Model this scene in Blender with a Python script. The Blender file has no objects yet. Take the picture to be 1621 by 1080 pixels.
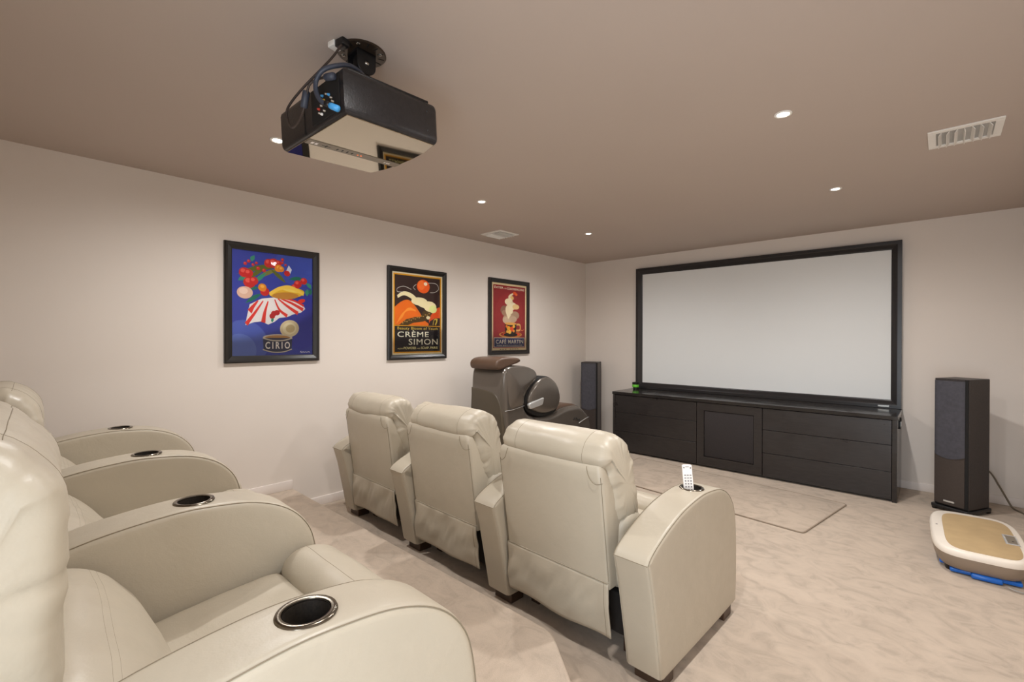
import bpy, bmesh, math, random
from mathutils import Vector, Matrix, noise
random.seed(7)
PI = math.pi
scene = bpy.context.scene
COL = scene.collection
H = 2.678            # ceiling height
XR, YB = 4.69, -6.78  # right wall, back wall
PZ = 0.2038          # height of the raised platform

# ------------------------------------------------------------------ materials
def srgb(r, g, b):
    f = lambda c: (c / 255 / 12.92) if c / 255 <= 0.04045 else ((c / 255 + 0.055) / 1.055) ** 2.4
    return (f(r), f(g), f(b), 1)

class NT:
    def __init__(s, name):
        s.m = bpy.data.materials.new(name); s.m.use_nodes = True
        s.t = s.m.node_tree; s.n = s.t.nodes; s.l = s.t.links
        s.b = s.n['Principled BSDF']
    def node(s, typ, **kw):
        n = s.n.new(typ)
        for k, v in kw.items():
            if hasattr(n, k): setattr(n, k, v)
            else: n.inputs[k.replace('_', ' ')].default_value = v
        return n
    def link(s, a, b): s.l.new(a, b)
    def coord(s, scale=(1, 1, 1), rot=(0, 0, 0)):
        tc = s.n.new('ShaderNodeTexCoord'); mp = s.n.new('ShaderNodeMapping')
        mp.inputs['Scale'].default_value = scale; mp.inputs['Rotation'].default_value = rot
        s.link(tc.outputs['Object'], mp.inputs['Vector']); return mp.outputs['Vector']
    def noise(s, vec, scale, detail=3, rough=0.5, dist=0):
        n = s.n.new('ShaderNodeTexNoise'); n.inputs['Scale'].default_value = scale
        n.inputs['Detail'].default_value = detail; n.inputs['Roughness'].default_value = rough
        n.inputs['Distortion'].default_value = dist
        if vec is not None: s.link(vec, n.inputs['Vector'])
        return n.outputs['Fac']
    def voro(s, vec, scale, feature='F1'):
        n = s.n.new('ShaderNodeTexVoronoi'); n.feature = feature
        n.inputs['Scale'].default_value = scale
        if vec is not None: s.link(vec, n.inputs['Vector'])
        return n
    def ramp(s, fac, stops):
        n = s.n.new('ShaderNodeValToRGB'); e = n.color_ramp.elements
        while len(e) < len(stops): e.new(0.5)
        for el, (p, c) in zip(e, stops): el.position = p; el.color = c
        s.link(fac, n.inputs['Fac']); return n.outputs['Color']
    def mix(s, fac, a, b, blend='MIX'):
        n = s.n.new('ShaderNodeMix'); n.data_type = 'RGBA'; n.blend_type = blend
        for sock, v in ((n.inputs[0], fac), (n.inputs[6], a), (n.inputs[7], b)):
            if hasattr(v, 'links') or hasattr(v, 'is_linked'): s.link(v, sock)
            else: sock.default_value = v
        return n.outputs[2]
    def bump(s, h, strength=0.2, dist=0.01, normal=None):
        n = s.n.new('ShaderNodeBump'); n.inputs['Strength'].default_value = strength
        n.inputs['Distance'].default_value = dist; s.link(h, n.inputs['Height'])
        if normal is not None: s.link(normal, n.inputs['Normal'])
        s.link(n.outputs['Normal'], s.b.inputs['Normal']); return n.outputs['Normal']

def mat(name, col, rough=0.5, metal=0.0, spec=0.5, var=0.06, vscale=6, bump=None, coat=0.0, emit=None, estr=0):
    t = NT(name); b = t.b
    if var:
        v = t.coord(); f = t.noise(v, vscale, 3)
        lo = tuple(c * (1 - var) for c in col[:3]) + (1,); hi = tuple(min(1, c * (1 + var)) for c in col[:3]) + (1,)
        c = t.ramp(f, [(0.3, lo), (0.7, hi)]); t.link(c, b.inputs['Base Color'])
        if bump: t.bump(t.noise(v, bump[0], 2), bump[1], bump[2])
    else: b.inputs['Base Color'].default_value = col
    b.inputs['Roughness'].default_value = rough; b.inputs['Metallic'].default_value = metal
    b.inputs['Specular IOR Level'].default_value = spec
    b.inputs['Coat Weight'].default_value = coat
    if emit: b.inputs['Emission Color'].default_value = emit; b.inputs['Emission Strength'].default_value = estr
    return t.m

def leather_material(name, base, rough=0.4):
    t = NT(name); b = t.b; v = t.coord()
    f = t.noise(v, 3.0, 4, 0.55)
    c = t.ramp(f, [(0.25, tuple(x * 0.95 for x in base[:3]) + (1,)), (0.75, tuple(x * 1.04 for x in base[:3]) + (1,))])
    t.link(c, b.inputs['Base Color'])
    g = t.voro(v, 260, 'SMOOTH_F1').outputs['Distance']
    n1 = t.bump(g, 0.10, 0.002)
    w = t.noise(t.coord((1, 1, 1)), 9, 3, 0.6, 0.6)
    t.bump(w, 0.11, 0.02, n1)
    r = t.ramp(t.noise(v, 14, 3), [(0.3, (rough - .05,) * 3 + (1,)), (0.7, (rough + .08,) * 3 + (1,))])
    t.link(r, b.inputs['Roughness']); b.inputs['Specular IOR Level'].default_value = 0.45
    return t.m

def carpet_material(name, base, seed=0.0, big=0.0):
    t = NT(name); b = t.b
    tc = t.n.new('ShaderNodeTexCoord'); mp = t.n.new('ShaderNodeMapping')
    mp.inputs['Location'].default_value = (seed, seed * .7, 0); t.link(tc.outputs['Object'], mp.inputs['Vector']); v = mp.outputs['Vector']
    mp2 = t.n.new('ShaderNodeMapping'); mp2.inputs['Rotation'].default_value = (0, 0, 0.5); mp2.inputs['Scale'].default_value = (1, 1.35, 1)
    t.link(v, mp2.inputs['Vector'])
    streak = t.noise(mp2.outputs['Vector'], 5.2, 6, 0.62, 1.6)          # pile brushed this way and that
    k = lambda q: tuple(x * q for x in base[:3]) + (1,)
    c1 = t.ramp(streak, [(0.36, k(0.72)), (0.49, k(1.0)), (0.62, k(1.16))])
    vo = t.voro(mp2.outputs['Vector'], 1.3)                              # straight-edged vacuum strokes
    sep = t.n.new('ShaderNodeSeparateColor'); t.link(vo.outputs['Color'], sep.inputs['Color'])
    c2 = t.ramp(sep.outputs['Red'], [(0.0, k(0.84)), (1.0, k(1.12))])
    c = t.mix(0.35 + big, c1, c2)
    fine = t.noise(v, 420, 2, 0.7)
    c = t.mix(0.22, c, t.ramp(fine, [(0.3, k(0.55)), (0.7, k(1.4))]))
    t.link(c, b.inputs['Base Color']); b.inputs['Roughness'].default_value = 0.95
    b.inputs['Specular IOR Level'].default_value = 0.1; b.inputs['Sheen Weight'].default_value = 0.15
    t.bump(fine, 0.45, 0.004)
    return t.m

def wall_material(name, base, rough=0.7):
    t = NT(name); b = t.b; v = t.coord()
    c = t.ramp(t.noise(v, 1.2, 3), [(0.3, tuple(x * .985 for x in base[:3]) + (1,)), (0.7, tuple(x * 1.01 for x in base[:3]) + (1,))])
    t.link(c, b.inputs['Base Color']); b.inputs['Roughness'].default_value = rough
    b.inputs['Specular IOR Level'].default_value = 0.3
    t.bump(t.noise(v, 180, 2), 0.04, 0.002); return t.m

def wood_black(name, base, rough):
    t = NT(name); b = t.b; v = t.coord((2, 14, 14))
    c = t.ramp(t.noise(v, 6, 5, 0.6), [(0.3, tuple(x * .75 for x in base[:3]) + (1,)), (0.7, tuple(x * 1.2 for x in base[:3]) + (1,))])
    t.link(c, b.inputs['Base Color'])
    r = t.ramp(t.noise(t.coord(), 5, 4), [(0.3, (rough - .06,) * 3 + (1,)), (0.7, (rough + .06,) * 3 + (1,))])
    t.link(r, b.inputs['Roughness']); return t.m

def pane_material(name):
    t = NT(name); t.n.remove(t.b)
    out = [n for n in t.n if n.type == 'OUTPUT_MATERIAL'][0]
    tr = t.n.new('ShaderNodeBsdfTransparent'); gl = t.n.new('ShaderNodeBsdfGlossy'); gl.inputs['Roughness'].default_value = 0.02
    fr = t.n.new('ShaderNodeFresnel'); fr.inputs['IOR'].default_value = 1.42
    mx = t.n.new('ShaderNodeMixShader'); t.link(fr.outputs[0], mx.inputs[0]); t.link(tr.outputs[0], mx.inputs[1]); t.link(gl.outputs[0], mx.inputs[2])
    t.link(mx.outputs[0], out.inputs['Surface']); return t.m

M = {}
M['leather'] = leather_material('cream_leather', srgb(180, 170, 152))
M['thread'] = mat('seam_thread', srgb(128, 116, 96), 0.7, var=0)
M['wall'] = wall_material('taupe_wall_paint', srgb(222, 213, 204))
M['ceiling'] = wall_material('brown_ceiling_paint', srgb(186, 172, 162), 0.75)
M['white'] = mat('white_gloss_paint', srgb(235, 232, 226), 0.35, var=0.02)
M['carpet'] = carpet_material('beige_carpet', srgb(188, 172, 155))
M['carpet_step'] = carpet_material('beige_platform_carpet', srgb(188, 172, 155), 3.3, 0.1)
M['rug'] = carpet_material('beige_rug_pile', srgb(182, 166, 149), 7.1)
M['rug_edge'] = mat('rug_binding', srgb(146, 131, 114), 0.9, var=0.1, vscale=60)
M['cab'] = wood_black('black_brown_veneer', srgb(45, 41, 40), 0.33)
M['cabtop'] = wood_black('black_gloss_top', srgb(40, 37, 36), 0.16)
M['cloth'] = mat('speaker_cloth', srgb(46, 41, 41), 0.9, var=0.3, vscale=300, bump=(500, .4, .002))
M['frame'] = mat('black_frame_lacquer', srgb(26, 23, 21), 0.3, var=0.1)
M['scrframe'] = mat('black_velvet_metal_frame', srgb(38, 36, 37), 0.28, var=0.06)
M['screen'] = mat('matt_white_screen', srgb(226, 228, 227), 0.85, spec=0.1, var=0.01, vscale=1)
M['spkwood'] = mat('black_ash_vinyl', srgb(54, 48, 47), 0.45, var=0.35, vscale=160, bump=(200, .25, .002))
M['grille'] = mat('blue_grey_grille_cloth', srgb(66, 65, 72), 0.75, var=0.15, vscale=40, bump=(600, .3, .001))
M['baffle'] = mat('brown_baffle', srgb(62, 54, 50), 0.4, var=0.1, vscale=80)
M['black'] = mat('black_plastic', srgb(22, 21, 22), 0.4, var=0.1)
M['blacksatin'] = mat('black_crackle_metal', srgb(30, 28, 30), 0.33, var=0.3, vscale=60, bump=(160, .25, .002))
M['projmirror'] = mat('dark_mirror_gloss', srgb(178, 168, 150), 0.03, metal=1.0, var=0)
M['strip'] = mat('dark_grey_satin_strip', srgb(122, 112, 98), 0.4, metal=0.0, var=0.05)
M['steel'] = mat('brushed_steel', srgb(180, 178, 172), 0.25, metal=1, var=0.05, vscale=80)
M['gunmetal'] = mat('gunmetal_rim', srgb(120, 112, 100), 0.22, metal=1, var=0.05)
M['cupdark'] = mat('dark_cup_lining', srgb(38, 31, 24), 0.55, var=0.4, vscale=220)
M['wood'] = mat('dark_walnut_foot', srgb(64, 45, 32), 0.45, var=0.2, vscale=30)
M['under'] = mat('black_dust_cover', srgb(32, 26, 22), 0.9, var=0.1)
M['mbody'] = mat('bronze_grey_lacquer', srgb(108, 101, 94), 0.25, metal=0.45, var=0.04, vscale=3)
M['mpanel'] = mat('olive_brown_plastic', srgb(80, 71, 58), 0.4, var=0.05)
M['mbrown'] = leather_material('brown_leather', srgb(88, 67, 53), 0.42)
M['msilver'] = mat('silver_lacquer', srgb(214, 214, 212), 0.2, metal=0.5, var=0.03)
M['platewhite'] = mat('cream_white_plastic', srgb(236, 227, 214), 0.35, var=0.02)
M['platetaupe'] = mat('taupe_plastic', srgb(140, 124, 108), 0.4, var=0.04)
M['platetan'] = mat('tan_rubber_mat', srgb(184, 158, 117), 0.7, var=0.07, vscale=9, bump=(300, .2, .001))
M['bluefilm'] = mat('blue_plastic', srgb(24, 98, 190), 0.25, var=0.1)
M['blue'] = mat('bright_blue_connector', srgb(70, 160, 225), 0.35, var=0.03)
M['cable_b'] = mat('slate_blue_cable', srgb(52, 58, 72), 0.45, var=0.04)
M['cable_k'] = mat('black_cable', srgb(58, 48, 44), 0.4, var=0.04)
M['cable_g'] = mat('grey_cable', srgb(150, 146, 140), 0.4, var=0.04)
M['cable_t'] = mat('taupe_cable', srgb(112, 101, 84), 0.5, var=0.04)
M['remote'] = mat('white_remote_plastic', srgb(240, 236, 232), 0.35, var=0.01)
M['key'] = mat('grey_rubber_keys', srgb(130, 125, 124), 0.6, var=0.03)
M['green'] = mat('lime_green_plastic', srgb(110, 205, 60), 0.4, var=0.03)
M['orange_led'] = mat('orange_indicator', srgb(255, 120, 60), 0.4, var=0, emit=srgb(255, 110, 50), estr=1.5)
M['bulb'] = mat('lamp_glow', srgb(255, 250, 240), 0.4, var=0, emit=srgb(255, 246, 232), estr=14)
M['yellow'] = mat('yellow_jack', srgb(225, 180, 40), 0.4, var=0.02)
M['red'] = mat('red_jack', srgb(200, 60, 40), 0.4, var=0.02)
M['pane'] = pane_material('picture_glass')

# ------------------------------------------------------------------ mesh helpers
def obj(name, bm, mats, parent=None, smooth=True, angle=None):
    bmesh.ops.recalc_face_normals(bm, faces=bm.faces)
    me = bpy.data.meshes.new(name); bm.to_mesh(me); bm.free()
    for m in (mats if isinstance(mats, (list, tuple)) else [mats]): me.materials.append(m)
    if smooth:
        me.polygons.foreach_set('use_smooth', [True] * len(me.polygons))
        if angle is not None: me.set_sharp_from_angle(angle=math.radians(angle))
    o = bpy.data.objects.new(name, me); COL.objects.link(o)
    if parent: o.parent = parent
    return o

def thing(name, label, cat, loc=(0, 0, 0), rz=0, group=None):
    o = bpy.data.objects.new(name, None); COL.objects.link(o)
    o.empty_display_size = 0.05; o.location = loc; o.rotation_euler = (0, 0, rz)
    tag(o, label, cat, group); return o

def tag(o, label, cat, group=None):
    o['label'] = label; o['category'] = cat
    if group: o['group'] = group
    return o

def struct(o): o['kind'] = 'structure'; return o

def copy_tree(o, parent=None):
    c = o.copy(); COL.objects.link(c)
    if parent: c.parent = parent
    for ch in list(o.children): copy_tree(ch, c)
    return c

def add_box(bm, lo, hi, bev=0.0, seg=2, mi=0, mtx=None):
    n0 = set(bm.faces)
    x0, y0, z0 = lo; x1, y1, z1 = hi
    vs = [bm.verts.new(p) for p in ((x0, y0, z0), (x1, y0, z0), (x1, y1, z0), (x0, y1, z0), (x0, y0, z1), (x1, y0, z1), (x1, y1, z1), (x0, y1, z1))]
    fs = [bm.faces.new([vs[i] for i in f]) for f in ((3, 2, 1, 0), (4, 5, 6, 7), (0, 1, 5, 4), (1, 2, 6, 5), (2, 3, 7, 6), (3, 0, 4, 7))]
    if bev > 0:
        es = list({e for f in fs for e in f.edges})
        bmesh.ops.bevel(bm, geom=es, offset=bev, segments=seg, profile=0.5, affect='EDGES')
    new = [f for f in bm.faces if f not in n0]
    for f in new: f.material_index = mi
    if mtx is not None:
        for v in {v for f in new for v in f.verts}: v.co = mtx @ v.co
    return new

def box_obj(name, lo, hi, m, parent=None, bev=0.0, seg=2):
    bm = bmesh.new(); add_box(bm, lo, hi, bev, seg)
    return obj(name, bm, m, parent, smooth=bev > 0, angle=40 if bev > 0 else None)

def catmull(pts, n=6, closed=True):
    P = [Vector(p) for p in pts]; out = []; N = len(P)
    for i in range(N if closed else N - 1):
        g = lambda k: P[k % N] if closed else P[max(0, min(N - 1, k))]
        p0, p1, p2, p3 = g(i - 1), g(i), g(i + 1), g(i + 2)
        for j in range(n):
            t = j / n
            out.append(0.5 * ((2 * p1) + (p2 - p0) * t + (2 * p0 - 5 * p1 + 4 * p2 - p3) * t * t + (3 * p1 - p0 - 3 * p2 + p3) * t ** 3))
    if not closed: out.append(P[-1].copy())
    return out

def resample(pts, n):
    P = [Vector(p) for p in pts]; P.append(P[0]); L = [0]
    for a, b in zip(P, P[1:]): L.append(L[-1] + (b - a).length)
    out = []; k = 0
    for i in range(n):
        d = L[-1] * i / n
        while L[k + 1] < d: k += 1
        t = (d - L[k]) / max(1e-9, L[k + 1] - L[k]); out.append(P[k].lerp(P[k + 1], t))
    return out

def area2(pts): return sum(a[0] * b[1] - b[0] * a[1] for a, b in zip(pts, pts[1:] + pts[:1]))

def inset_poly(pts, d):
    if area2(pts) < 0: sgn = -1
    else: sgn = 1
    n = len(pts); out = []
    for i in range(n):
        a, b, c = pts[i - 1], pts[i], pts[(i + 1) % n]
        t = (c - a); l = max(1e-9, math.hypot(t[0], t[1]))
        nx, ny = -t[1] / l * sgn, t[0] / l * sgn
        out.append(Vector((b[0] + nx * d, b[1] + ny * d)))
    return out

def prism(bm, prof, w, r, axis='X', centre=0.0, nmid=1, bulge=0.0, mi=0, seg=5, cap_in=0.012, rough=None):
    """Profile (a, b) swept along axis with rounded edges of radius r. axis X: (s, a, b); axis Z: (a, b, s); axis Y: (a, s, b)."""
    P = [Vector(p) for p in prof]
    rings = []
    h = w / 2
    def place(p, s):
        s += centre
        return {'X': (s, p[0], p[1]), 'Y': (p[0], s, p[1]), 'Z': (p[0], p[1], s)}[axis]
    lst = []
    if r > 0:
        lst.append((-h, r + cap_in))
        for i in range(seg + 1):
            th = PI / 2 * i / seg; lst.append((-(h - r + r * math.cos(th)), r * (1 - math.sin(th))))
        for j in range(1, nmid):
            lst.append((-(h - r) + (2 * (h - r)) * j / nmid, 0))
        for i in range(seg, -1, -1):
            th = PI / 2 * i / seg; lst.append((h - r + r * math.cos(th), r * (1 - math.sin(th))))
        lst.append((h, r + cap_in))
    else:
        lst = [(-h, 0), (h, 0)]
    for s, ins in lst:
        q = s / h
        ring = inset_poly(P, ins - bulge * (1 - q * q))
        rings.append([bm.verts.new(place(p, s)) for p in ring])
    new = []
    for A, B in zip(rings, rings[1:]):
        n = len(A)
        for i in range(n): new.append(bm.faces.new((A[i], A[(i + 1) % n], B[(i + 1) % n], B[i])))
    new.append(bm.faces.new(rings[0][::-1])); new.append(bm.faces.new(rings[-1]))
    for f in new: f.material_index = mi
    if rough: 
        bm.normal_update()
        vs = [v for R in rings for v in R]
        mv = {v: v.co + v.normal * rough(v.co, v.normal) for v in vs}
        for v, c in mv.items(): v.co = c
    return rings

def tube(bm, pts, r, n=8, mi=0, cap=True, closed=False):
    P = [Vector(p) for p in pts]; rings = []; prev = None; N = len(P)
    for i, p in enumerate(P):
        if closed: t = (P[(i + 1) % N] - P[i - 1]).normalized()
        else: t = (P[min(i + 1, N - 1)] - P[max(i - 1, 0)]).normalized()
        if prev is None:
            u = t.orthogonal().normalized()
        else:
            u = prev - t * prev.dot(t)
            u = u.normalized() if u.length > 1e-6 else t.orthogonal().normalized()
        prev = u; w = t.cross(u)
        rr = r[i] if isinstance(r, (list, tuple)) else r
        rings.append([bm.verts.new(p + (u * math.cos(2 * PI * k / n) + w * math.sin(2 * PI * k / n)) * rr) for k in range(n)])
    pairs = list(zip(rings, rings[1:])) + ([(rings[-1], rings[0])] if closed else [])
    for A, B in pairs:
        for k in range(n):
            f = bm.faces.new((A[k], A[(k + 1) % n], B[(k + 1) % n], B[k])); f.material_index = mi
    if cap and not closed:
        for R in (rings[0][::-1], rings[-1]): bm.faces.new(R).material_index = mi

def lathe(bm, prof, n=24, mi=0, mtx=None, close=False):
    """prof: (radius, z) from one end to the other."""
    rings = []
    for r, z in prof:
        if r < 1e-6: rings.append([bm.verts.new((0, 0, z))])
        else: rings.append([bm.verts.new((r * math.cos(2 * PI * k / n), r * math.sin(2 * PI * k / n), z)) for k in range(n)])
    if close: rings.append(rings[0])
    new = []
    for A, B in zip(rings, rings[1:]):
        for k in range(n):
            a, b, c, d = A[k % len(A)], A[(k + 1) % len(A)], B[(k + 1) % len(B)], B[k % len(B)]
            q = []
            for v in (a, b, c, d):
                if v not in q: q.append(v)
            if len(q) > 2: f = bm.faces.new(q); f.material_index = mi; new.append(f)
    if mtx is not None:
        for v in {v for R in rings for v in R}: v.co = mtx @ v.co

def loft(bm, rings, cap=True, mi=0):
    R = [[bm.verts.new(p) for p in ring] for ring in rings]
    for A, B in zip(R, R[1:]):
        n = len(A)
        for i in range(n): bm.faces.new((A[i], A[(i + 1) % n], B[(i + 1) % n], B[i])).material_index = mi
    if cap:
        bm.faces.new(R[0][::-1]).material_index = mi; bm.faces.new(R[-1]).material_index = mi
    return R

def rrect(x0, y0, x1, y1, r, seg=5):
    pts = []
    for cx, cy, a0 in ((x1 - r, y0 + r, -PI / 2), (x1 - r, y1 - r, 0), (x0 + r, y1 - r, PI / 2), (x0 + r, y0 + r, PI)):
        for i in range(seg + 1):
            a = a0 + PI / 2 * i / seg; pts.append((cx + r * math.cos(a), cy + r * math.sin(a)))
    return pts

def evaluated_mesh(o):
    dg = bpy.context.evaluated_depsgraph_get(); dg.update()
    return bpy.data.meshes.new_from_object(o.evaluated_get(dg))

def text_mesh(body, bold=0.0, extrude=0.0004, spacing=1.0, shear=0.0):
    cu = bpy.data.curves.new('lettering_curve', 'FONT'); cu.body = body; cu.size = 1.0
    cu.extrude = extrude; cu.offset = bold; cu.space_character = spacing; cu.shear = shear
    cu.resolution_u = 3
    o = bpy.data.objects.new('lettering_curve', cu); COL.objects.link(o)
    me = evaluated_mesh(o)
    bpy.data.objects.remove(o); bpy.data.curves.remove(cu)
    return me

def add_text(bm, body, x0, y0, x1, y1, place, bold=0.0, mi=0, spacing=1.0, keep=False, shear=0.0):
    """Fit the words into the box x0..x1, y0..y1 and add them to bm through place(x, y, depth)."""
    me = text_mesh(body, bold, 0.0, spacing, shear)
    xs = [v.co.x for v in me.vertices]; ys = [v.co.y for v in me.vertices]
    ax, bx, ay, by = min(xs), max(xs), min(ys), max(ys)
    sx = (x1 - x0) / (bx - ax); sy = (y1 - y0) / (by - ay)
    vs = [bm.verts.new(place(x0 + (v.co.x - ax) * sx, y0 + (v.co.y - ay) * sy, 0)) for v in me.vertices]
    for p in me.polygons:
        try: bm.faces.new([vs[i] for i in p.vertices]).material_index = mi
        except ValueError: pass
    bpy.data.meshes.remove(me)

# ------------------------------------------------------------------ camera
F_PX = 732.88
yaw, pitch, roll = math.radians(42.8218), math.radians(-0.2867), math.radians(0.095)
fw = Vector((-math.sin(yaw) * math.cos(pitch), math.cos(yaw) * math.cos(pitch), math.sin(pitch)))
rt = Vector((math.cos(yaw), math.sin(yaw), 0)); up = rt.cross(fw)
rt2 = rt * math.cos(roll) + up * math.sin(roll); up2 = -rt * math.sin(roll) + up * math.cos(roll)
cam = bpy.data.cameras.new('camera'); cam.sensor_width = 36; cam.sensor_fit = 'HORIZONTAL'
cam.lens = 36 * F_PX / 1621; cam.clip_start = 0.05; cam.clip_end = 60
co = bpy.data.objects.new('camera', cam); COL.objects.link(co)
mw = Matrix((rt2, up2, -fw)).transposed().to_4x4(); mw.translation = Vector((4.0981, -6.117, 1.5))
co.matrix_world = mw; scene.camera = co

# ------------------------------------------------------------------ room shell
T = 0.12
struct(box_obj('floor', (-T, YB - 1.6, -0.1), (XR + T, T, 0), M['carpet']))
struct(box_obj('ceiling', (-T, YB - 1.6, H), (XR + T, T, H + 0.1), M['ceiling']))
struct(box_obj('wall_left', (-T, YB - T, 0), (0, T, H), M['wall']))
struct(box_obj('wall_screen', (0, 0, 0), (XR, T, H), M['wall']))
struct(box_obj('wall_right', (XR, YB - T, 0), (XR + T, T, H), M['wall']))
DX0, DX1, DH = 3.74, 4.58, 2.04                    # doorway behind the camera
bm = bmesh.new()
add_box(bm, (0, YB - T, 0), (DX0, YB, H)); add_box(bm, (DX1, YB - T, 0), (XR, YB, H)); add_box(bm, (DX0, YB - T, DH), (DX1, YB, H))
struct(obj('wall_back', bm, M['wall'], smooth=False))
bm = bmesh.new()
add_box(bm, (DX0 - .07, YB, 0), (DX0, YB + .018, DH + .07), .004); add_box(bm, (DX1, YB, 0), (DX1 + .07, YB + .018, DH + .07), .004)
add_box(bm, (DX0, YB, DH), (DX1, YB + .018, DH + .07), .004)
struct(obj('door_1', bm, M['white'], smooth=False))
M['skirt'] = wall_material('skirting_paint', srgb(226, 217, 210), 0.45)
def baseboard(name, lo, hi): return struct(box_obj(name, lo, hi, M['skirt'], bev=0.003))
BH = 0.077
baseboard('baseboard_left', (0, -4.475, 0), (0.014, 0, BH))
baseboard('baseboard_platform', (0, YB, PZ), (0.014, -4.48, PZ + BH))
baseboard('baseboard_screen', (0.014, -0.014, 0), (XR, 0, BH))
baseboard('baseboard_right', (XR - 0.014, YB, 0), (XR, -0.014, BH))

# raised carpeted platform with a cut-off corner
plat = [(0.0, YB), (0.0, -4.472), (2.80, -4.492), (2.84, -4.500), (2.875, -4.520), (3.09, -4.69), (3.60, -5.11), (3.62, -5.14), (3.62, YB)]
bm = bmesh.new()
def pring(ins, z): return [(p[0], p[1], z) for p in inset_poly([Vector(q) for q in plat], ins)]
lev = [pring(0, 0)] + [pring(0.014 * (1 - math.cos(a)), PZ - 0.014 + 0.014 * math.sin(a)) for a in (0, .4, .8, 1.2, PI / 2)]
loft(bm, lev); struct(obj('floor_platform', bm, M['carpet_step'], angle=50))

# ------------------------------------------------------------------ ceiling fittings
def downlight(x, y, label):
    t = thing('downlight', label, 'ceiling light', (x, y, H), 0, 'recessed ceiling downlights')
    if not downlight.proto:
        bm = bmesh.new(); lathe(bm, [(0.027, -0.001), (0.032, -0.006), (0.041, -0.005), (0.043, 0.0), (0.027, 0.0)], 28, close=True)
        ring = obj('trim_ring', bm, M['white'])
        bm = bmesh.new(); lathe(bm, [(0, -0.005), (0.014, -0.0052), (0.023, -0.004), (0.027, -0.001)], 28)
        bulb = obj('lamp_lens', bm, M['bulb']); downlight.proto.extend([ring, bulb])
        for o in (ring, bulb): o.parent = t
    else:
        for o in downlight.proto:
            c = o.copy(); COL.objects.link(c); c.parent = t
    return t
downlight.proto = []
LX0, LX1, LY = 1.2, 3.487, (-1.735, -3.374, -5.042)
lights = [(LX1, LY[1], 'lit ceiling downlight nearest the square vent by the right wall'), (LX1, LY[0], 'lit downlight in front of the right half of the projector screen'),
          (LX0, LY[0], 'lit downlight in the ceiling corner above the massage chair'), (LX0, LY[1], 'lit downlight above the front recliners, beside the vent on the left'),
          (LX0, LY[2], 'lit downlight partly behind the projector'), (LX1, LY[2], 'lit downlight overhead, to the right of the projector')]
for x, y, lab in lights:
    downlight(x, y, lab)
    L = bpy.data.lights.new('downlight_beam', 'SPOT'); L.energy = 100; L.spot_size = math.radians(172); L.spot_blend = 0.9
    L.shadow_soft_size = 0.035; L.color = (1.0, 0.982, 0.965)
    o = bpy.data.objects.new('downlight_beam', L); COL.objects.link(o); o.location = (x, y, H - 0.02)

def vent(x0, y0, label, rz=0.0):
    w = 0.308
    t = thing('ceiling_vent', label, 'air vent', (x0 + w / 2, y0 + w / 2, H), rz, 'square white ceiling air vents')
    h = w / 2; fr = 0.036; inn = h - fr
    bm = bmesh.new()
    for lo, hi in (((-h, -h), (h, -inn)), ((-h, inn), (h, h)), ((-h, -inn), (-inn, inn)), ((inn, -inn), (h, inn))):
        add_box(bm, (lo[0], lo[1], -0.008), (hi[0], hi[1], 0.0), 0.0015, 1)
    obj('frame', bm, M['white'], t, smooth=False)
    bm = bmesh.new()                                    # duct throat above the face
    add_box(bm, (-inn, -inn, -0.0015), (inn, inn, 0.0))
    obj('throat', bm, M['ventgrey'], t, smooth=False)
    for k in range(7):
        x = -inn + 2 * inn * (k + 0.5) / 7; tilt = 0.55 if k < 3 else (-0.55 if k > 3 else -0.2)
        bm = bmesh.new()
        mt = Matrix.Translation((x, 0, -0.013)) @ Matrix.Rotation(tilt, 4, 'Y')
        add_box(bm, (-0.0012, -inn + .001, -0.014), (0.0012, inn - .001, 0.011), mtx=mt)
        obj('blade', bm, M['white'], t, smooth=False)
M['ventgrey'] = mat('pale_grey_duct', srgb(176, 174, 170), 0.6, var=0.05)
vent(4.036, -2.571, 'square white ceiling vent close to the right wall')
vent(0.292, -2.535, 'square white ceiling vent close to the wall of posters', 0.0)

# ------------------------------------------------------------------ projector on its mount
PX, PY = 2.335, -5.132
t = thing('projector_mount', 'black round ceiling bracket with short pole holding the projector', 'mount', (PX, PY, H), 0.03)
bm = bmesh.new(); lathe(bm, [(0, -0.006), (0.094, -0.006), (0.098, -0.003), (0.098, 0.0), (0, 0)], 40)
for k in range(14):
    a = 2 * PI * (k + .5) / 14
    mt = Matrix.Rotation(a, 4, 'Z') @ Matrix.Translation((0.078, 0, -0.0065))
    add_box(bm, (-0.012, -0.002, -0.0006), (0.012, 0.002, 0.0006), mi=1, mtx=mt)
M['slot'] = mat('dark_slot', srgb(14, 12, 11), 0.8, var=0)
M['bracket'] = mat('bronze_black_metal', srgb(66, 54, 44), 0.3, metal=0.5, var=0.06)
obj('ceiling_plate', bm, [M['bracket'], M['slot']], t, angle=30)
bm = bmesh.new()                                       # yoke
prof = [(x, z) for x, z in ((-0.042, -0.006), (0.042, -0.006), (0.042, -0.055))] + [(0.042 * math.cos(a), -0.06 - 0.04 * math.sin(a)) for a in [PI * k / 12 for k in range(13)]] + [(-0.042, -0.055)]
for s in (-1, 1): prism(bm, [(p[0], p[1]) for p in prof], 0.006, 0.001, axis='X', centre=s * 0.036, seg=1, cap_in=.0005)
add_box(bm, (-0.039, -0.042, -0.014), (0.039, 0.042, -0.006))
obj('yoke', bm, M['black'], t, angle=30)
for s in (-1, 1):
    for q in (-1, 1):
        bm = bmesh.new(); lathe(bm, [(0, -0.010), (0.006, -0.009), (0.008, -0.006)], 10, mtx=Matrix.Translation((s * 0.058, q * 0.05, 0)))
        obj('screw', bm, M['steel'], t)
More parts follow.
